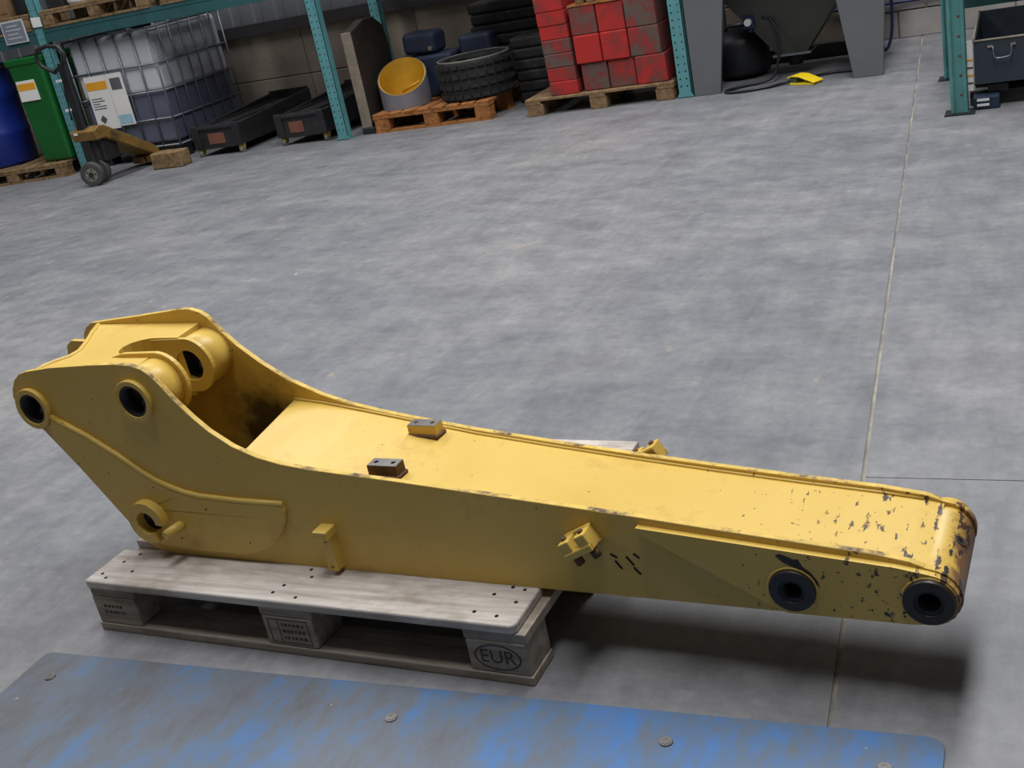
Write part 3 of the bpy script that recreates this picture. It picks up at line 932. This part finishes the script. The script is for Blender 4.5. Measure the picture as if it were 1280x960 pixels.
# ibc tank
ib = thing('ibc_tank', 'white caged liquid tank half full of dark liquid', 'tank', (-7.475, 8.06, 0))
W_, D_ = 0.485, 1.0
frus_t = MB().box(-W_ + 0.02, W_ - 0.02, 0.02, D_ - 0.02, 0.575, 1.10)
frus_t.build('tank_upper', HDPE, ib, 0.05, 4)
MB().box(-W_ + 0.021, W_ - 0.021, 0.021, D_ - 0.021, 0.14, 0.60).build('liquid_filled_lower', LIQ, ib, 0.03, 3)
MB().tube((0, D_ / 2, 1.09), (0, D_ / 2, 1.125), 0.09, 24).build('filler_cap', BLACKP, ib)
vx = [-W_, -0.29, -0.095, 0.10, 0.295, W_]
for xx in vx:
    for yy in (0.0, D_):
        MB().tube((xx, yy, 0.11), (xx, yy, 1.115), 0.0085, 8).build('cage_bar', GALV, ib)
for yy in (0.14, 0.28, 0.43, 0.57, 0.72, 0.86):
    for xx in (-W_, W_):
        MB().tube((xx, yy, 0.11), (xx, yy, 1.115), 0.0085, 8).build('cage_bar', GALV, ib)
for zz in (0.12, 0.355, 0.59, 0.82, 1.115):
    MB().path([(-W_, 0, zz), (W_, 0, zz), (W_, D_, zz), (-W_, D_, zz), (-W_, 0, zz)], 0.0095, 8).build('cage_hoop', GALV, ib)
MB().box(-W_, W_, 0.0, D_, 0.09, 0.14).build('base_tray', BLACKP, ib)
for xx in (-W_ + 0.0, -0.06, W_ - 0.12):
    for yy in (0.02, D_ / 2 - 0.06, D_ - 0.14):
        MB().box(xx, xx + 0.12, yy, yy + 0.12, 0.0, 0.09).build('base_foot', BLACKP, ib)
pp = MB().box(-0.36, -0.105, -0.016, -0.010, 0.33, 0.80)
o = pp.build('label_sheet', PAPER, ib)
MB().box(-0.355, -0.115, -0.018, -0.013, 0.68, 0.75).build('label_band', ORANGE, o)
pr = MB()
for i in range(5):
    pr.box(-0.34, -0.34 + random.uniform(0.08, 0.18), -0.0175, -0.013, 0.60 - i * 0.022, 0.608 - i * 0.022)
pr.build('label_print', PRINT, o)
MB().prism([(-0.31, 0.42), (-0.27, 0.46), (-0.23, 0.42), (-0.27, 0.38)], -0.0175, -0.013, axis='y').build('label_symbol', PRINT, o)
pp = MB().box(-0.10, 0.075, -0.016, -0.010, 0.345, 0.80)
o = pp.build('label_sheet', PAPER, ib)
MB().box(-0.09, 0.06, -0.018, -0.013, 0.36, 0.44).build('label_band', BLUEPR, o)
MB().box(-0.07, 0.05, -0.018, -0.013, 0.66, 0.76).build('label_print', PRINT, o)
# pallet jack, forks under the tank
jk = thing('pallet_jack', 'ochre hand pallet jack with dark handle pushed up to the liquid tank', 'pallet jack', (-7.27, 7.31, 0))
MB().prism([(-0.02, 0.44), (0.06, 0.47), (0.12, 0.46), (0.62, 0.17), (0.68, 0.11), (0.62, 0.075), (0.52, 0.13), (0.10, 0.36), (0.0, 0.36)], -0.17, 0.10, axis='x').build('head_frame', JACKY, jk, 0.01)
for xx in (-0.13, 0.025):
    MB().box(xx, xx + 0.13, 0.55, 1.00, 0.028, 0.085).build('fork', JACKY, jk, 0.01)
    MB().tube((xx + 0.03, 0.90, 0.030), (xx + 0.11, 0.90, 0.030), 0.030, 16).build('load_roller', TYRE, jk)
MB().box(-0.12, 0.06, 0.06, 0.24, 0.17, 0.40).tube((-0.03, 0.08, 0.12), (-0.03, 0.08, 0.47), 0.05, 16).build('pump_housing', JACKD, jk, 0.01)
MB().box(-0.06, 0.0, -0.02, 0.14, 0.075, 0.20).build('steer_fork', JACKD, jk, 0.006)
AX = Vector((0.26, -0.966, 0))
AP = Vector((-0.035, -0.005, 0.10))
AQ = Vector((0.966, 0.26, 0))
for off in (0.03, -0.085):
    w = MB().ring(AP + AX * off, AX, 0.055, 0.10, 0.055, 32).build('wheel', TYRE, jk, 0.008)
    MB().ring(AP + AX * (off + 0.006), AX, 0.02, 0.056, 0.043, 24).build('wheel_hub', HUB, w)
    for a in range(5):
        rr_ = AQ * (0.038 * cos(a * 1.257)) + Vector((0, 0, 0.038 * sin(a * 1.257)))
        MB().tube(AP + AX * (off + 0.028) + rr_, AP + AX * (off + 0.054) + rr_, 0.006, 8).build('hub_bolt', JACKD, w)
MB().tube(AP - AX * 0.09, AP + AX * 0.09, 0.021, 12).build('axle', JACKD, jk)
MB().box(-0.044, 0.044, -0.02, 0.02, 0, 0.82, 0, Matrix.Translation((-0.06, 0.02, 0.18)) @ Matrix.Rotation(radians(-3), 4, 'X') @ Matrix.Rotation(radians(-1.5), 4, 'Y')).build('handle_bar', JACKD, jk, 0.012)
MB().path([(-0.09, -0.03, 0.94), (-0.20, -0.03, 1.00), (-0.235, -0.03, 1.07), (-0.20, -0.03, 1.13), (-0.09, -0.03, 1.15), (0.03, -0.03, 1.13), (0.07, -0.03, 1.07), (0.04, -0.03, 1.00), (-0.09, -0.03, 0.94)], 0.017, 10).build('handle_loop', JACKD, jk)
MB().path([(-0.06, -0.05, 0.55), (-0.02, -0.06, 0.8), (0.03, -0.06, 0.98), (0.06, -0.05, 1.07), (0.02, -0.04, 1.12)], 0.006, 6).build('release_cable', BLACKP, jk)
for z in (0.42, 0.62, 0.86):
    MB().box(-0.125, -0.085, -0.02, 0.01, z, z + 0.018).build('cable_clip', WHITEP, jk)
# timber offcut
tag(MB().box(-6.98, -6.66, 7.62, 7.76, 0.0, 0.135).build('timber_offcut', WOODY, None, 0.012), 'short brown timber offcut on the floor beside the pallet jack forks', 'timber')

# black dollies
def dolly(x0, x1, y0, y1, label, patch):
    d = thing('wheeled_dolly', label, 'dolly', ((x0 + x1) / 2, y0, 0), 0, 'dark wheeled dollies under the rack')
    hw, L_ = (x1 - x0) / 2, y1 - y0
    t = 0.03
    MB().box(-hw, hw, 0.012, L_, 0.065, 0.095).build('tray_floor', BLACKM, d)
    for s in (-1, 1):
        MB().hexa([(s * hw - t / 2, 0, 0.065), (s * hw + t / 2, 0, 0.065), (s * hw + t / 2, L_, 0.065), (s * hw - t / 2, L_, 0.065)],
                  [(s * hw - t / 2, 0, 0.245), (s * hw + t / 2, 0, 0.245), (s * hw + t / 2, L_, 0.30), (s * hw - t / 2, L_, 0.30)]).build('side_panel', BLACKM, d, 0.006)
        MB().box(s * hw - 0.035, s * hw + 0.035, -0.018, 0.02, 0.07, 0.262).build('corner_post', BLACKM, d, 0.006)
    f = MB().box(-hw, hw, 0.0, 0.018, 0.06, 0.225).build('end_panel', BLACKM, d, 0.004)
    MB().box(*patch, -0.004, 0.004, 0.10, 0.19).build('brown_patch', BROWNP, f)
    MB().box(-hw, hw, -0.012, 0.03, 0.222, 0.25).build('end_rail', BLACKM, d, 0.006)
    MB().box(-hw, hw, L_ - 0.02, L_, 0.06, 0.32).build('end_panel', BLACKM, d, 0.004)
    for q in (0.25, 0.5, 0.75):
        MB().box(-hw, hw, L_ * q - 0.02, L_ * q + 0.02, 0.20, 0.23).build('cross_slat', BLACKM, d)
    lid = MB().box(-hw + 0.02, hw - 0.02, 0.10, L_ - 0.03, 0.232, 0.245).build('lid', BLACKM, d, 0.004)
    for q in (-0.12, 0.12):
        MB().box(q - 0.015, q + 0.015, 0.12, L_ - 0.06, 0.244, 0.258).build('lid_rib', BLACKM, lid)
    for sx in (-1, 1):
        for yy in (0.03, L_ - 0.06):
            cst = MB().box(sx * hw - 0.018, sx * hw + 0.018, yy - 0.03, yy + 0.02, 0.03, 0.072).build('castor_bracket', BRASSY, d)
            MB().tube((sx * hw - 0.013, yy - 0.01, 0.028), (sx * hw + 0.013, yy - 0.01, 0.028), 0.028, 16).build('castor_wheel', CASTER, cst)
    return d
dolly(-6.70, -6.27, 7.94, 9.12, 'black wheeled dolly standing next to the caged liquid tank', (-0.09, 0.08))
dolly(-5.86, -5.44, 7.99, 9.12, 'black wheeled dolly with a brown patch standing next to the rack post', (-0.12, 0.02))

# standing rubber slab behind the rack post
sl = thing('rubber_slab', 'thick dark slab standing on end between the two rack posts', 'slab', (-5.075, 8.06, 0))
MB().prism([(0.012, 0.05), (0.55, 0.05), (0.56, 0.62), (0.52, 0.78), (0.40, 0.86), (0.25, 0.865), (0.012, 0.80)], -0.043, 0.045, axis='x').build('body', BOARDD, sl, 0.01)
MB().box(-0.045, 0.047, 0.0, 0.014, 0.05, 0.80).build('front_edge', BOARDL, sl, 0.005)
MB().box(-0.05, 0.075, -0.01, 0.58, 0.0, 0.052).build('foot_block', BLACKM, sl, 0.01)

# ------------------------------------------------------------------ middle bay
simple_pallet('wooden_pallet', 'orange wooden pallet carrying the yellow-lined pipe and rubber track coil', -4.985, 8.025, 1.04, 0.82, WOODO, h=0.15, nb=8)
# slanted pipe piece: grey outside, yellow inside
pc = thing('pipe_offcut', 'slant-cut grey pipe piece with a bright yellow lining', 'pipe', (-4.79, 8.29, 0.15))
n = 40
def slant(r, top):
    return [(r * cos(2 * pi * i / n), r * sin(2 * pi * i / n), (0.235 + 0.12 * sin(2 * pi * i / n - 0.35)) if top else 0.0) for i in range(n)]
for nm, r0, r1, mt in (('shell', 0.194, 0.202, GREYPIPE), ('lining', 0.186, 0.1945, YELPIPE)):
    q = MB()
    vs = slant(r0, 0) + slant(r1, 0) + slant(r1, 1) + slant(r0, 1)
    fs = []
    for k in range(4):
        k2 = (k + 1) % 4
        fs += [(k * n + i, k * n + (i + 1) % n, k2 * n + (i + 1) % n, k2 * n + i) for i in range(n)]
    q.add(vs, fs, 0, False)
    q.build(nm, mt, pc)
MB().tube((0, 0, 0.01), (0, 0, 0.02), 0.186, 40).build('floor_disc', YELPIPE, pc)
MB().tube((-0.08, 0.10, 0.10), (0.09, 0.12, 0.16), 0.012, 8).build('inner_bar', YELPIPE, pc)
# rubber track coil
def coil(x, y, z, r, h, label, lug=True, turns=2):
    t = thing('rubber_track_coil', label, 'rubber track', (x, y, z))
    MB().ring((0, 0, 0), (0, 0, 1), r - 0.06, r, h, 44).build('outer_band', TRACK, t, 0.01)
    MB().ring((0.01, 0.01, 0.02), (0, 0, 1), r - 0.14, r - 0.075, h - 0.03, 36).build('inner_band', TRACK, t, 0.01)
    if lug:
        lm = None
        rows = 4
        for i in range(26):
            a = 2 * pi * i / 26
            if sin(a) > 0.35:
                continue
            for k in range(rows):
                if lm is None:
                    lm = MB().box(-0.028, 0.028, -0.010, 0.012, -0.014, 0.014).build('lug', TRACK, t)
                    q = lm
                else:
                    q = share(lm, (0, 0, 0))
                q.location = ((r + 0.006) * cos(a), (r + 0.006) * sin(a), h * (k + 0.5) / rows)
                q.rotation_euler = (0, 0, a + pi / 2)
    return t
c1 = coil(-4.165, 8.36, 0.15, 0.29, 0.30, 'coiled dark rubber track on the orange pallet beside the yellow pipe')
MB().ring((0, 0, 0.295), (0, 0, 1), 0.279, 0.287, 0.010, 44).build('pale_rim', CASTER, c1)
# dark rubber blocks and rolls behind
def pad(name, label, loc, sx, sy, sz, rot, mt, bev):
    o = MB().box(-sx / 2, sx / 2, -sy / 2, sy / 2, 0, sz).build(name, mt, None, bev, 4)
    o.location = loc
    o.rotation_euler = rot
    return tag(o, label, 'rubber pad')
pad('rubber_block', 'large navy rubber block standing behind the yellow pipe', (-4.73, 8.67, 0.15), 0.56, 0.32, 0.335, (0, 0, 0.06), NAVY, 0.03)
o = pad('rubber_roll', 'navy rubber roll lying on the large rubber block', (-4.73, 8.66, 0.497), 0.30, 0.24, 0.17, (0, 0.06, 0.05), NAVY, 0.04)
pb = MB().tube((0.10, -0.118, 0.045), (0.10, -0.128, 0.045), 0.018, 12).build('pale_plug', BOARDL, o)
pad('rubber_pad', 'dark navy rubber pad standing behind the track coil', (-4.285, 8.745, 0.15), 0.28, 0.20, 0.43, (0, 0.0, 0.12), NAVY, 0.035)
rs = thing('rubber_track_stack', 'tall dark stack of folded rubber tracks against the back wall', 'rubber track', (-4.03, 9.00, 0))
for i in range(9):
    MB().box(-0.36 + random.uniform(-0.015, 0.015), 0.36 + random.uniform(-0.015, 0.015), -0.135, 0.18, i * 0.088, i * 0.088 + 0.086).build('track_layer', TRACK, rs, 0.02, 2)
rs2 = thing('rubber_track_stack', 'low dark stack of rubber tracks between the orange pallet and the red blocks', 'rubber track', (-3.76, 8.70, 0))
for i in range(6):
    MB().box(-0.17 + random.uniform(-0.012, 0.012), 0.14, -0.14, 0.14, i * 0.085, i * 0.085 + 0.084).build('track_layer', TRACK, rs2, 0.02, 2)

# red blocks on their pallet
rp = simple_pallet('wooden_pallet', 'dirty brown wooden pallet under the red painted blocks', -3.60, 7.92, 1.14, 0.62, WOODY, h=0.125, bottom=False, along_y=False, nb=6)
BY = 7.965
GR = 'red painted blocks stacked on the pallet'
cols = [(-3.165, -2.965), (-2.960, -2.757), (-2.752, -2.525)]
for r in range(3):
    for ci, (a, b) in enumerate(cols):
        z0 = 0.126 + r * 0.198
        dy = random.uniform(-0.012, 0.012)
        sh = 0.025 if r == 0 else (0.0, 0.004)[r % 2]
        row = ('bottom', 'middle', 'top')[r]
        col = ('next to the thin blocks', 'in the centre column', 'next to the rack post')[ci]
        o = MB().box(a + 0.002, b - 0.002, BY + dy, BY + 0.40 + dy, 0, 0.1965).build('red_block', REDP, None, 0.008)
        o.location = (sh, 0, z0)
        tag(o, 'cube-like worn red block %s, %s row of its pallet stack' % (col, row), 'block', GR)
ordn = ['lowest', 'second', 'third', 'fourth', 'fifth', 'sixth', 'seventh']
for i in range(7):
    z0 = 0.126 + i * 0.0985
    s_ = 0.0 + (0.045 - 0.007 * i) * 0.5
    o = MB().box(-3.395, -3.178, BY - 0.01, BY + 0.39, 0, 0.097).build('thin_red_block', REDP, None, 0.006)
    o.location = (s_ - 0.02, random.uniform(-0.008, 0.008), z0)
    tag(o, 'thin flat red block, %s from the pallet in the thin-block column' % ordn[i], 'block', GR)
tag(MB().box(-3.165, -2.757, BY - 0.005, BY + 0.2, 0.7205, 0.734).build('wooden_lath', WOODO), 'thin wooden lath lying across the top of the red blocks', 'lath')
for k, xx in enumerate((-3.10, -3.02, -2.90)):
    tag(MB().box(xx, xx + (0.06 if k < 2 else 0.14), BY + 0.005, BY + 0.19, 0.7345, 0.85).build('wooden_spacer', WOODO if k == 2 else WOODY, None, 0.005), ('wooden spacer on the lath above the red blocks, beside the thin blocks', 'wooden spacer on the lath above the red blocks, in the middle', 'widest pale wooden spacer on the lath above the red blocks')[k], 'wood spacer')

# ------------------------------------------------------------------ blasting cabinet
cb = thing('blasting_cabinet', 'grey blasting cabinet on tapered legs with a dark hopper', 'cabinet', (0, 0, 0))
for nm, pts, y0 in (('leg', [(-2.318, 0.0), (-2.136, 0.0), (-2.020, 0.80), (-2.318, 0.80)], 7.93), ('leg', [(-1.236, 0.0), (-1.053, 0.0), (-0.985, 0.80), (-1.352, 0.80)], 7.88)):
    l_ = MB().prism(pts, y0, y0 + 0.035, axis='y').build('leg', CABGREY, cb, 0.004)
for xa in (-2.318, -1.325):
    MB().box(xa, xa + 0.07, 8.69, 8.755, 0.0, 0.80).build('leg', CABGREY, cb, 0.004)
MB().box(-2.318, -0.985, 7.88, 8.76, 0.80, 1.55).build('cabinet_body', CABGREY, cb, 0.01)
MB().box(-2.2, -1.2, 7.87, 7.885, 1.0, 1.4).build('window_frame', BLACKP, cb)
hx, hy = -1.70, 8.40
MB().hexa([(hx - 0.10, hy - 0.10, 0.15), (hx + 0.10, hy - 0.10, 0.15), (hx + 0.10, hy + 0.10, 0.15), (hx - 0.10, hy + 0.10, 0.15)],
          [(hx - 0.56, hy - 0.34, 0.80), (hx + 0.60, hy - 0.34, 0.80), (hx + 0.60, hy + 0.34, 0.80), (hx - 0.56, hy + 0.34, 0.80)]).build('hopper', HOPPER, cb)
MB().box(hx - 0.13, hx + 0.13, hy - 0.13, hy + 0.13, 0.138, 0.152).build('hopper_flange', GALV, cb)
MB().tube((hx, hy, 0.06), (hx, hy, 0.14), 0.05, 16).build('outlet', BLACKP, cb)
rg = MB().tube((-1.95, 8.14, 0.415), (-1.95, 8.19, 0.415), 0.024, 16).build('regulator_dial', WHITEP, cb)
MB().box(-1.985, -1.915, 8.18, 8.25, 0.37, 0.46).tube((-1.95, 8.21, 0.34), (-1.95, 8.21, 0.38), 0.02, 10).build('regulator_body', HOSEB, rg)
MB().tube((-2.10, 8.21, 0.405), (-1.985, 8.21, 0.412), 0.010, 8).build('air_fitting', GALV, rg)
MB().tube((-1.915, 8.21, 0.43), (-1.85, 8.21, 0.43), 0.009, 8).build('air_fitting', BRASS, rg)
for k, (a, b) in enumerate((((-1.97, 8.21, 0.46), (-1.97, 8.21, 0.50)), ((-1.93, 8.21, 0.46), (-1.93, 8.21, 0.49)))):
    MB().tube(a, b, 0.014, 10).build('air_fitting', GALV, rg)
dc = thing('shop_vacuum', 'black drum-shaped dust extractor standing behind the grey cabinet leg', 'vacuum', (-2.10, 8.50, 0))
MB().lathe([(0.0, 0.03), (0.19, 0.03), (0.20, 0.06), (0.20, 0.24), (0.185, 0.30), (0.12, 0.335), (0.0, 0.34)], n=28).build('drum', BLACKP, dc)
for a in range(4):
    MB().tube((0.15 * cos(a * pi / 2 + 0.7) - 0.012, 0.15 * sin(a * pi / 2 + 0.7), 0.018), (0.15 * cos(a * pi / 2 + 0.7) + 0.012, 0.15 * sin(a * pi / 2 + 0.7), 0.018), 0.018, 10).build('castor', BLACKP, dc)
MB().path([(-0.10, 0, 0.335), (-0.08, 0, 0.36), (0.08, 0, 0.36), (0.10, 0, 0.335)], 0.012, 8).build('handle', BLACKP, dc)
# foot pedal with its hose
pd = thing('foot_pedal', 'yellow foot pedal on the floor in front of the grey cabinet', 'pedal', (-1.565, 7.925, 0), -0.50)
MB().prism([(-0.10, 0.052), (-0.06, 0.062), (0.0, 0.058), (0.12, 0.018), (0.12, 0.012), (0.0, 0.050), (-0.06, 0.054), (-0.10, 0.044)], -0.052, 0.052, axis='y').build('tread', PEDAL, pd, 0.002)
MB().box(-0.085, 0.11, -0.045, 0.045, 0.0, 0.012).build('base', PEDAL, pd, 0.002)
MB().box(-0.08, -0.03, -0.04, 0.04, 0.010, 0.050).build('valve_body', PEDALG, pd, 0.004)
def smooth_path(pts, k=6):
    P = [Vector(p) for p in pts]
    out = []
    for i in range(len(P) - 1):
        p0, p1, p2, p3 = P[max(i - 1, 0)], P[i], P[i + 1], P[min(i + 2, len(P) - 1)]
        for j in range(k):
            t = j / k
            out.append(0.5 * ((2 * p1) + (-p0 + p2) * t + (2 * p0 - 5 * p1 + 4 * p2 - p3) * t * t + (-p0 + 3 * p1 - 3 * p2 + p3) * t ** 3))
    out.append(P[-1])
    return out
tag(MB().path(smooth_path([(-1.86, 8.20, 0.43), (-1.80, 8.19, 0.41), (-1.755, 8.16, 0.30), (-1.765, 8.13, 0.14), (-1.82, 8.10, 0.03), (-1.98, 8.05, 0.012), (-2.09, 7.95, 0.012), (-2.07, 7.87, 0.012), (-1.95, 7.85, 0.012), (-1.80, 7.89, 0.012), (-1.70, 7.96, 0.015), (-1.642, 7.965, 0.028)]), 0.010, 8).build('air_hose', HOSE), 'black air hose curling over the floor to the yellow pedal', 'hose')
tag(MB().path(smooth_path([(-1.60, 7.985, 0.022), (-1.55, 8.06, 0.014), (-1.42, 8.14, 0.012), (-1.25, 8.12, 0.012), (-1.12, 8.12, 0.012)]), 0.009, 8).build('air_hose', HOSE), 'black air hose from the yellow pedal to the right cabinet leg', 'hose')
tag(MB().box(-2.15, -1.25, 8.86, 8.96, 0.0, 0.10).box(-2.15, -1.25, 8.84, 8.98, 0.09, 0.104).build('steel_bar', HOPPER, None, 0.004), 'long dark steel bar lying on the floor below the hopper', 'bar')
tag(MB().path(smooth_path([(-1.175, 8.58, 0.80), (-1.150, 8.58, 0.40), (-1.145, 8.58, 0.15), (-1.125, 8.58, 0.045), (-1.09, 8.58, 0.08), (-1.065, 8.58, 0.20), (-1.06, 8.58, 0.45), (-1.08, 8.58, 0.80)]), 0.011, 8).build('hanging_hose', HOSEB), 'dark blue hose hanging in a loop behind the grey cabinet leg', 'hose')
tag(MB().path(smooth_path([(-1.6, 9.25, 0.27), (-1.1, 9.25, 0.262), (-0.7, 9.25, 0.275), (-0.3, 9.25, 0.34), (0.3, 9.25, 0.46)]), 0.011, 8).build('wall_cable', HOSEB), 'dark blue cable fixed along the pale block wall', 'cable')

# ------------------------------------------------------------------ nearer rack on the right
r2 = thing('pallet_rack', 'blue-green rack with solid posts holding the dark steel bin', 'rack', (0, 0, 0))
def post(x, y, h):
    hw = 0.042
    p = MB().box(x - hw, x + hw, y, y + 0.06, 0.006, h)
    p.box(x - hw, x - hw + 0.02, y - 0.012, y, 0.006, h).box(x + hw - 0.02, x + hw, y - 0.012, y, 0.006, h)
    o = p.build('upright_post', TEALG, r2, 0.006)
    MB().box(x - 0.075, x + 0.075, y - 0.03, y + 0.10, 0.0, 0.007).build('base_plate', BLACKM, o)
    z = 0.1
    while z < 0.7:
        MB().tube((x + 0.012, y - 0.0005, z), (x + 0.012, y + 0.004, z), 0.008, 8).build('bolt', RUST, o)  # added brown discs in place of the post's dark bolt holes
        z += 0.1
post(-0.497, 6.49, 2.6)
post(-0.607, 7.46, 2.6)
post(2.20, 6.49, 2.6)
post(2.09, 7.46, 2.6)
for z in (0.12, 0.7, 1.3, 1.9):
    MB().tube((-0.498, 6.54, z + 0.3), (-0.600, 7.47, z + 0.75), 0.013, 8).build('brace', TEALG, r2)
MB().box(-0.60, 2.15, 7.455, 7.50, 0.40, 0.46).build('load_beam', TEALD, r2)
MB().box(-0.455, 2.16, 6.66, 6.70, 0.0, 0.072).build('load_beam', BLACKM, r2)
MB().box(-0.455, 2.16, 7.12, 7.16, 0.0, 0.072).build('load_beam', BLACKM, r2)
for z in (1.35,):
    MB().box(-0.455, 2.16, 6.50, 6.545, z, z + 0.1).build('load_beam', TEALG, r2)
    MB().box(-0.565, 2.05, 7.47, 7.515, z, z + 0.1).build('load_beam', TEALG, r2)
    MB().hexa([(-0.45, 6.5, z + 0.1), (2.15, 6.5, z + 0.1), (2.05, 7.5, z + 0.1), (-0.56, 7.5, z + 0.1)], [(-0.45, 6.5, z + 0.12), (2.15, 6.5, z + 0.12), (2.05, 7.5, z + 0.12), (-0.56, 7.5, z + 0.12)]).build('shelf_board', TEALD, r2)
# dark steel bin
bn = thing('steel_bin', 'open dark grey steel bin with a wire handle standing on the right rack', 'bin', (-0.425, 6.60, 0.115))
BW, BD, BH = 0.80, 0.62, 0.232
MB().box(0.0, BW, 0.0, 0.008, 0.0, BH).build('front_panel', BINST, bn)
MB().box(0.0, BW, BD - 0.008, BD, 0.0, BH + 0.06).build('back_panel', BINST, bn)
for xx in (0.0, BW - 0.008):
    MB().prism([(0.0, 0.0), (BD, 0.0), (BD, BH + 0.06), (0.06, BH)], xx, xx + 0.008, axis='x').build('side_panel', BINST, bn)
MB().box(0, BW, 0, BD, 0.0, 0.008).build('bin_floor', BINST, bn)
MB().tube((-0.004, 0.0, BH), (BW, 0.0, BH), 0.0055, 8).build('rim', BINRIM, bn)
MB().tube((-0.002, 0.03, BH), (-0.002, BD, BH + 0.06), 0.0055, 8).build('rim', BINRIM, bn)
hd = MB().path(smooth_path([(0.095, -0.004, BH - 0.035), (0.095, -0.022, BH - 0.045), (0.10, -0.024, BH - 0.085), (0.115, -0.024, BH - 0.095), (0.165, -0.024, BH - 0.092), (0.180, -0.024, BH - 0.080), (0.183, -0.022, BH - 0.04), (0.183, -0.004, BH - 0.033)], 4), 0.0042, 8).build('handle', GALV, bn)
for xx in (0.08, 0.19):
    MB().box(xx - 0.012, xx + 0.012, -0.008, 0.0, BH - 0.04, BH - 0.030).build('handle_lug', BINRIM, hd)
for xx in (0.06, 0.62):
    MB().box(xx, xx + 0.10, 0.02, BD - 0.02, -0.04, 0.0).build('skid', BLACKP, bn)
# sticker strip on the bin corner
ss_ = thing('label_strip', 'narrow cream and orange label strip between the rack post and the steel bin', 'label', (-0.450, 6.62, 0.09))
MB().box(-0.012, 0.018, 0.0, 0.006, 0.0, 0.26).build('backing', PAPER, ss_)
for k, z in enumerate((0.035, 0.075, 0.115, 0.155)):
    MB().box(-0.0115, 0.0175, -0.001, 0.003, z, z + 0.010).build('stripe', ORANGE if k % 2 else BROWNP, ss_)
tb = thing('toolbox', 'small dark blue toolbox with white catches under the steel bin', 'toolbox', (-0.385, 6.545, 0.0))
MB().box(-0.05, 0.08, 0.0, 0.105, 0.0, 0.068).build('case', DKBLUE, tb, 0.008)
for z in (0.020, 0.046):
    MB().box(-0.03, 0.03, -0.006, 0.002, z, z + 0.012).build('catch', WHITEP, tb)
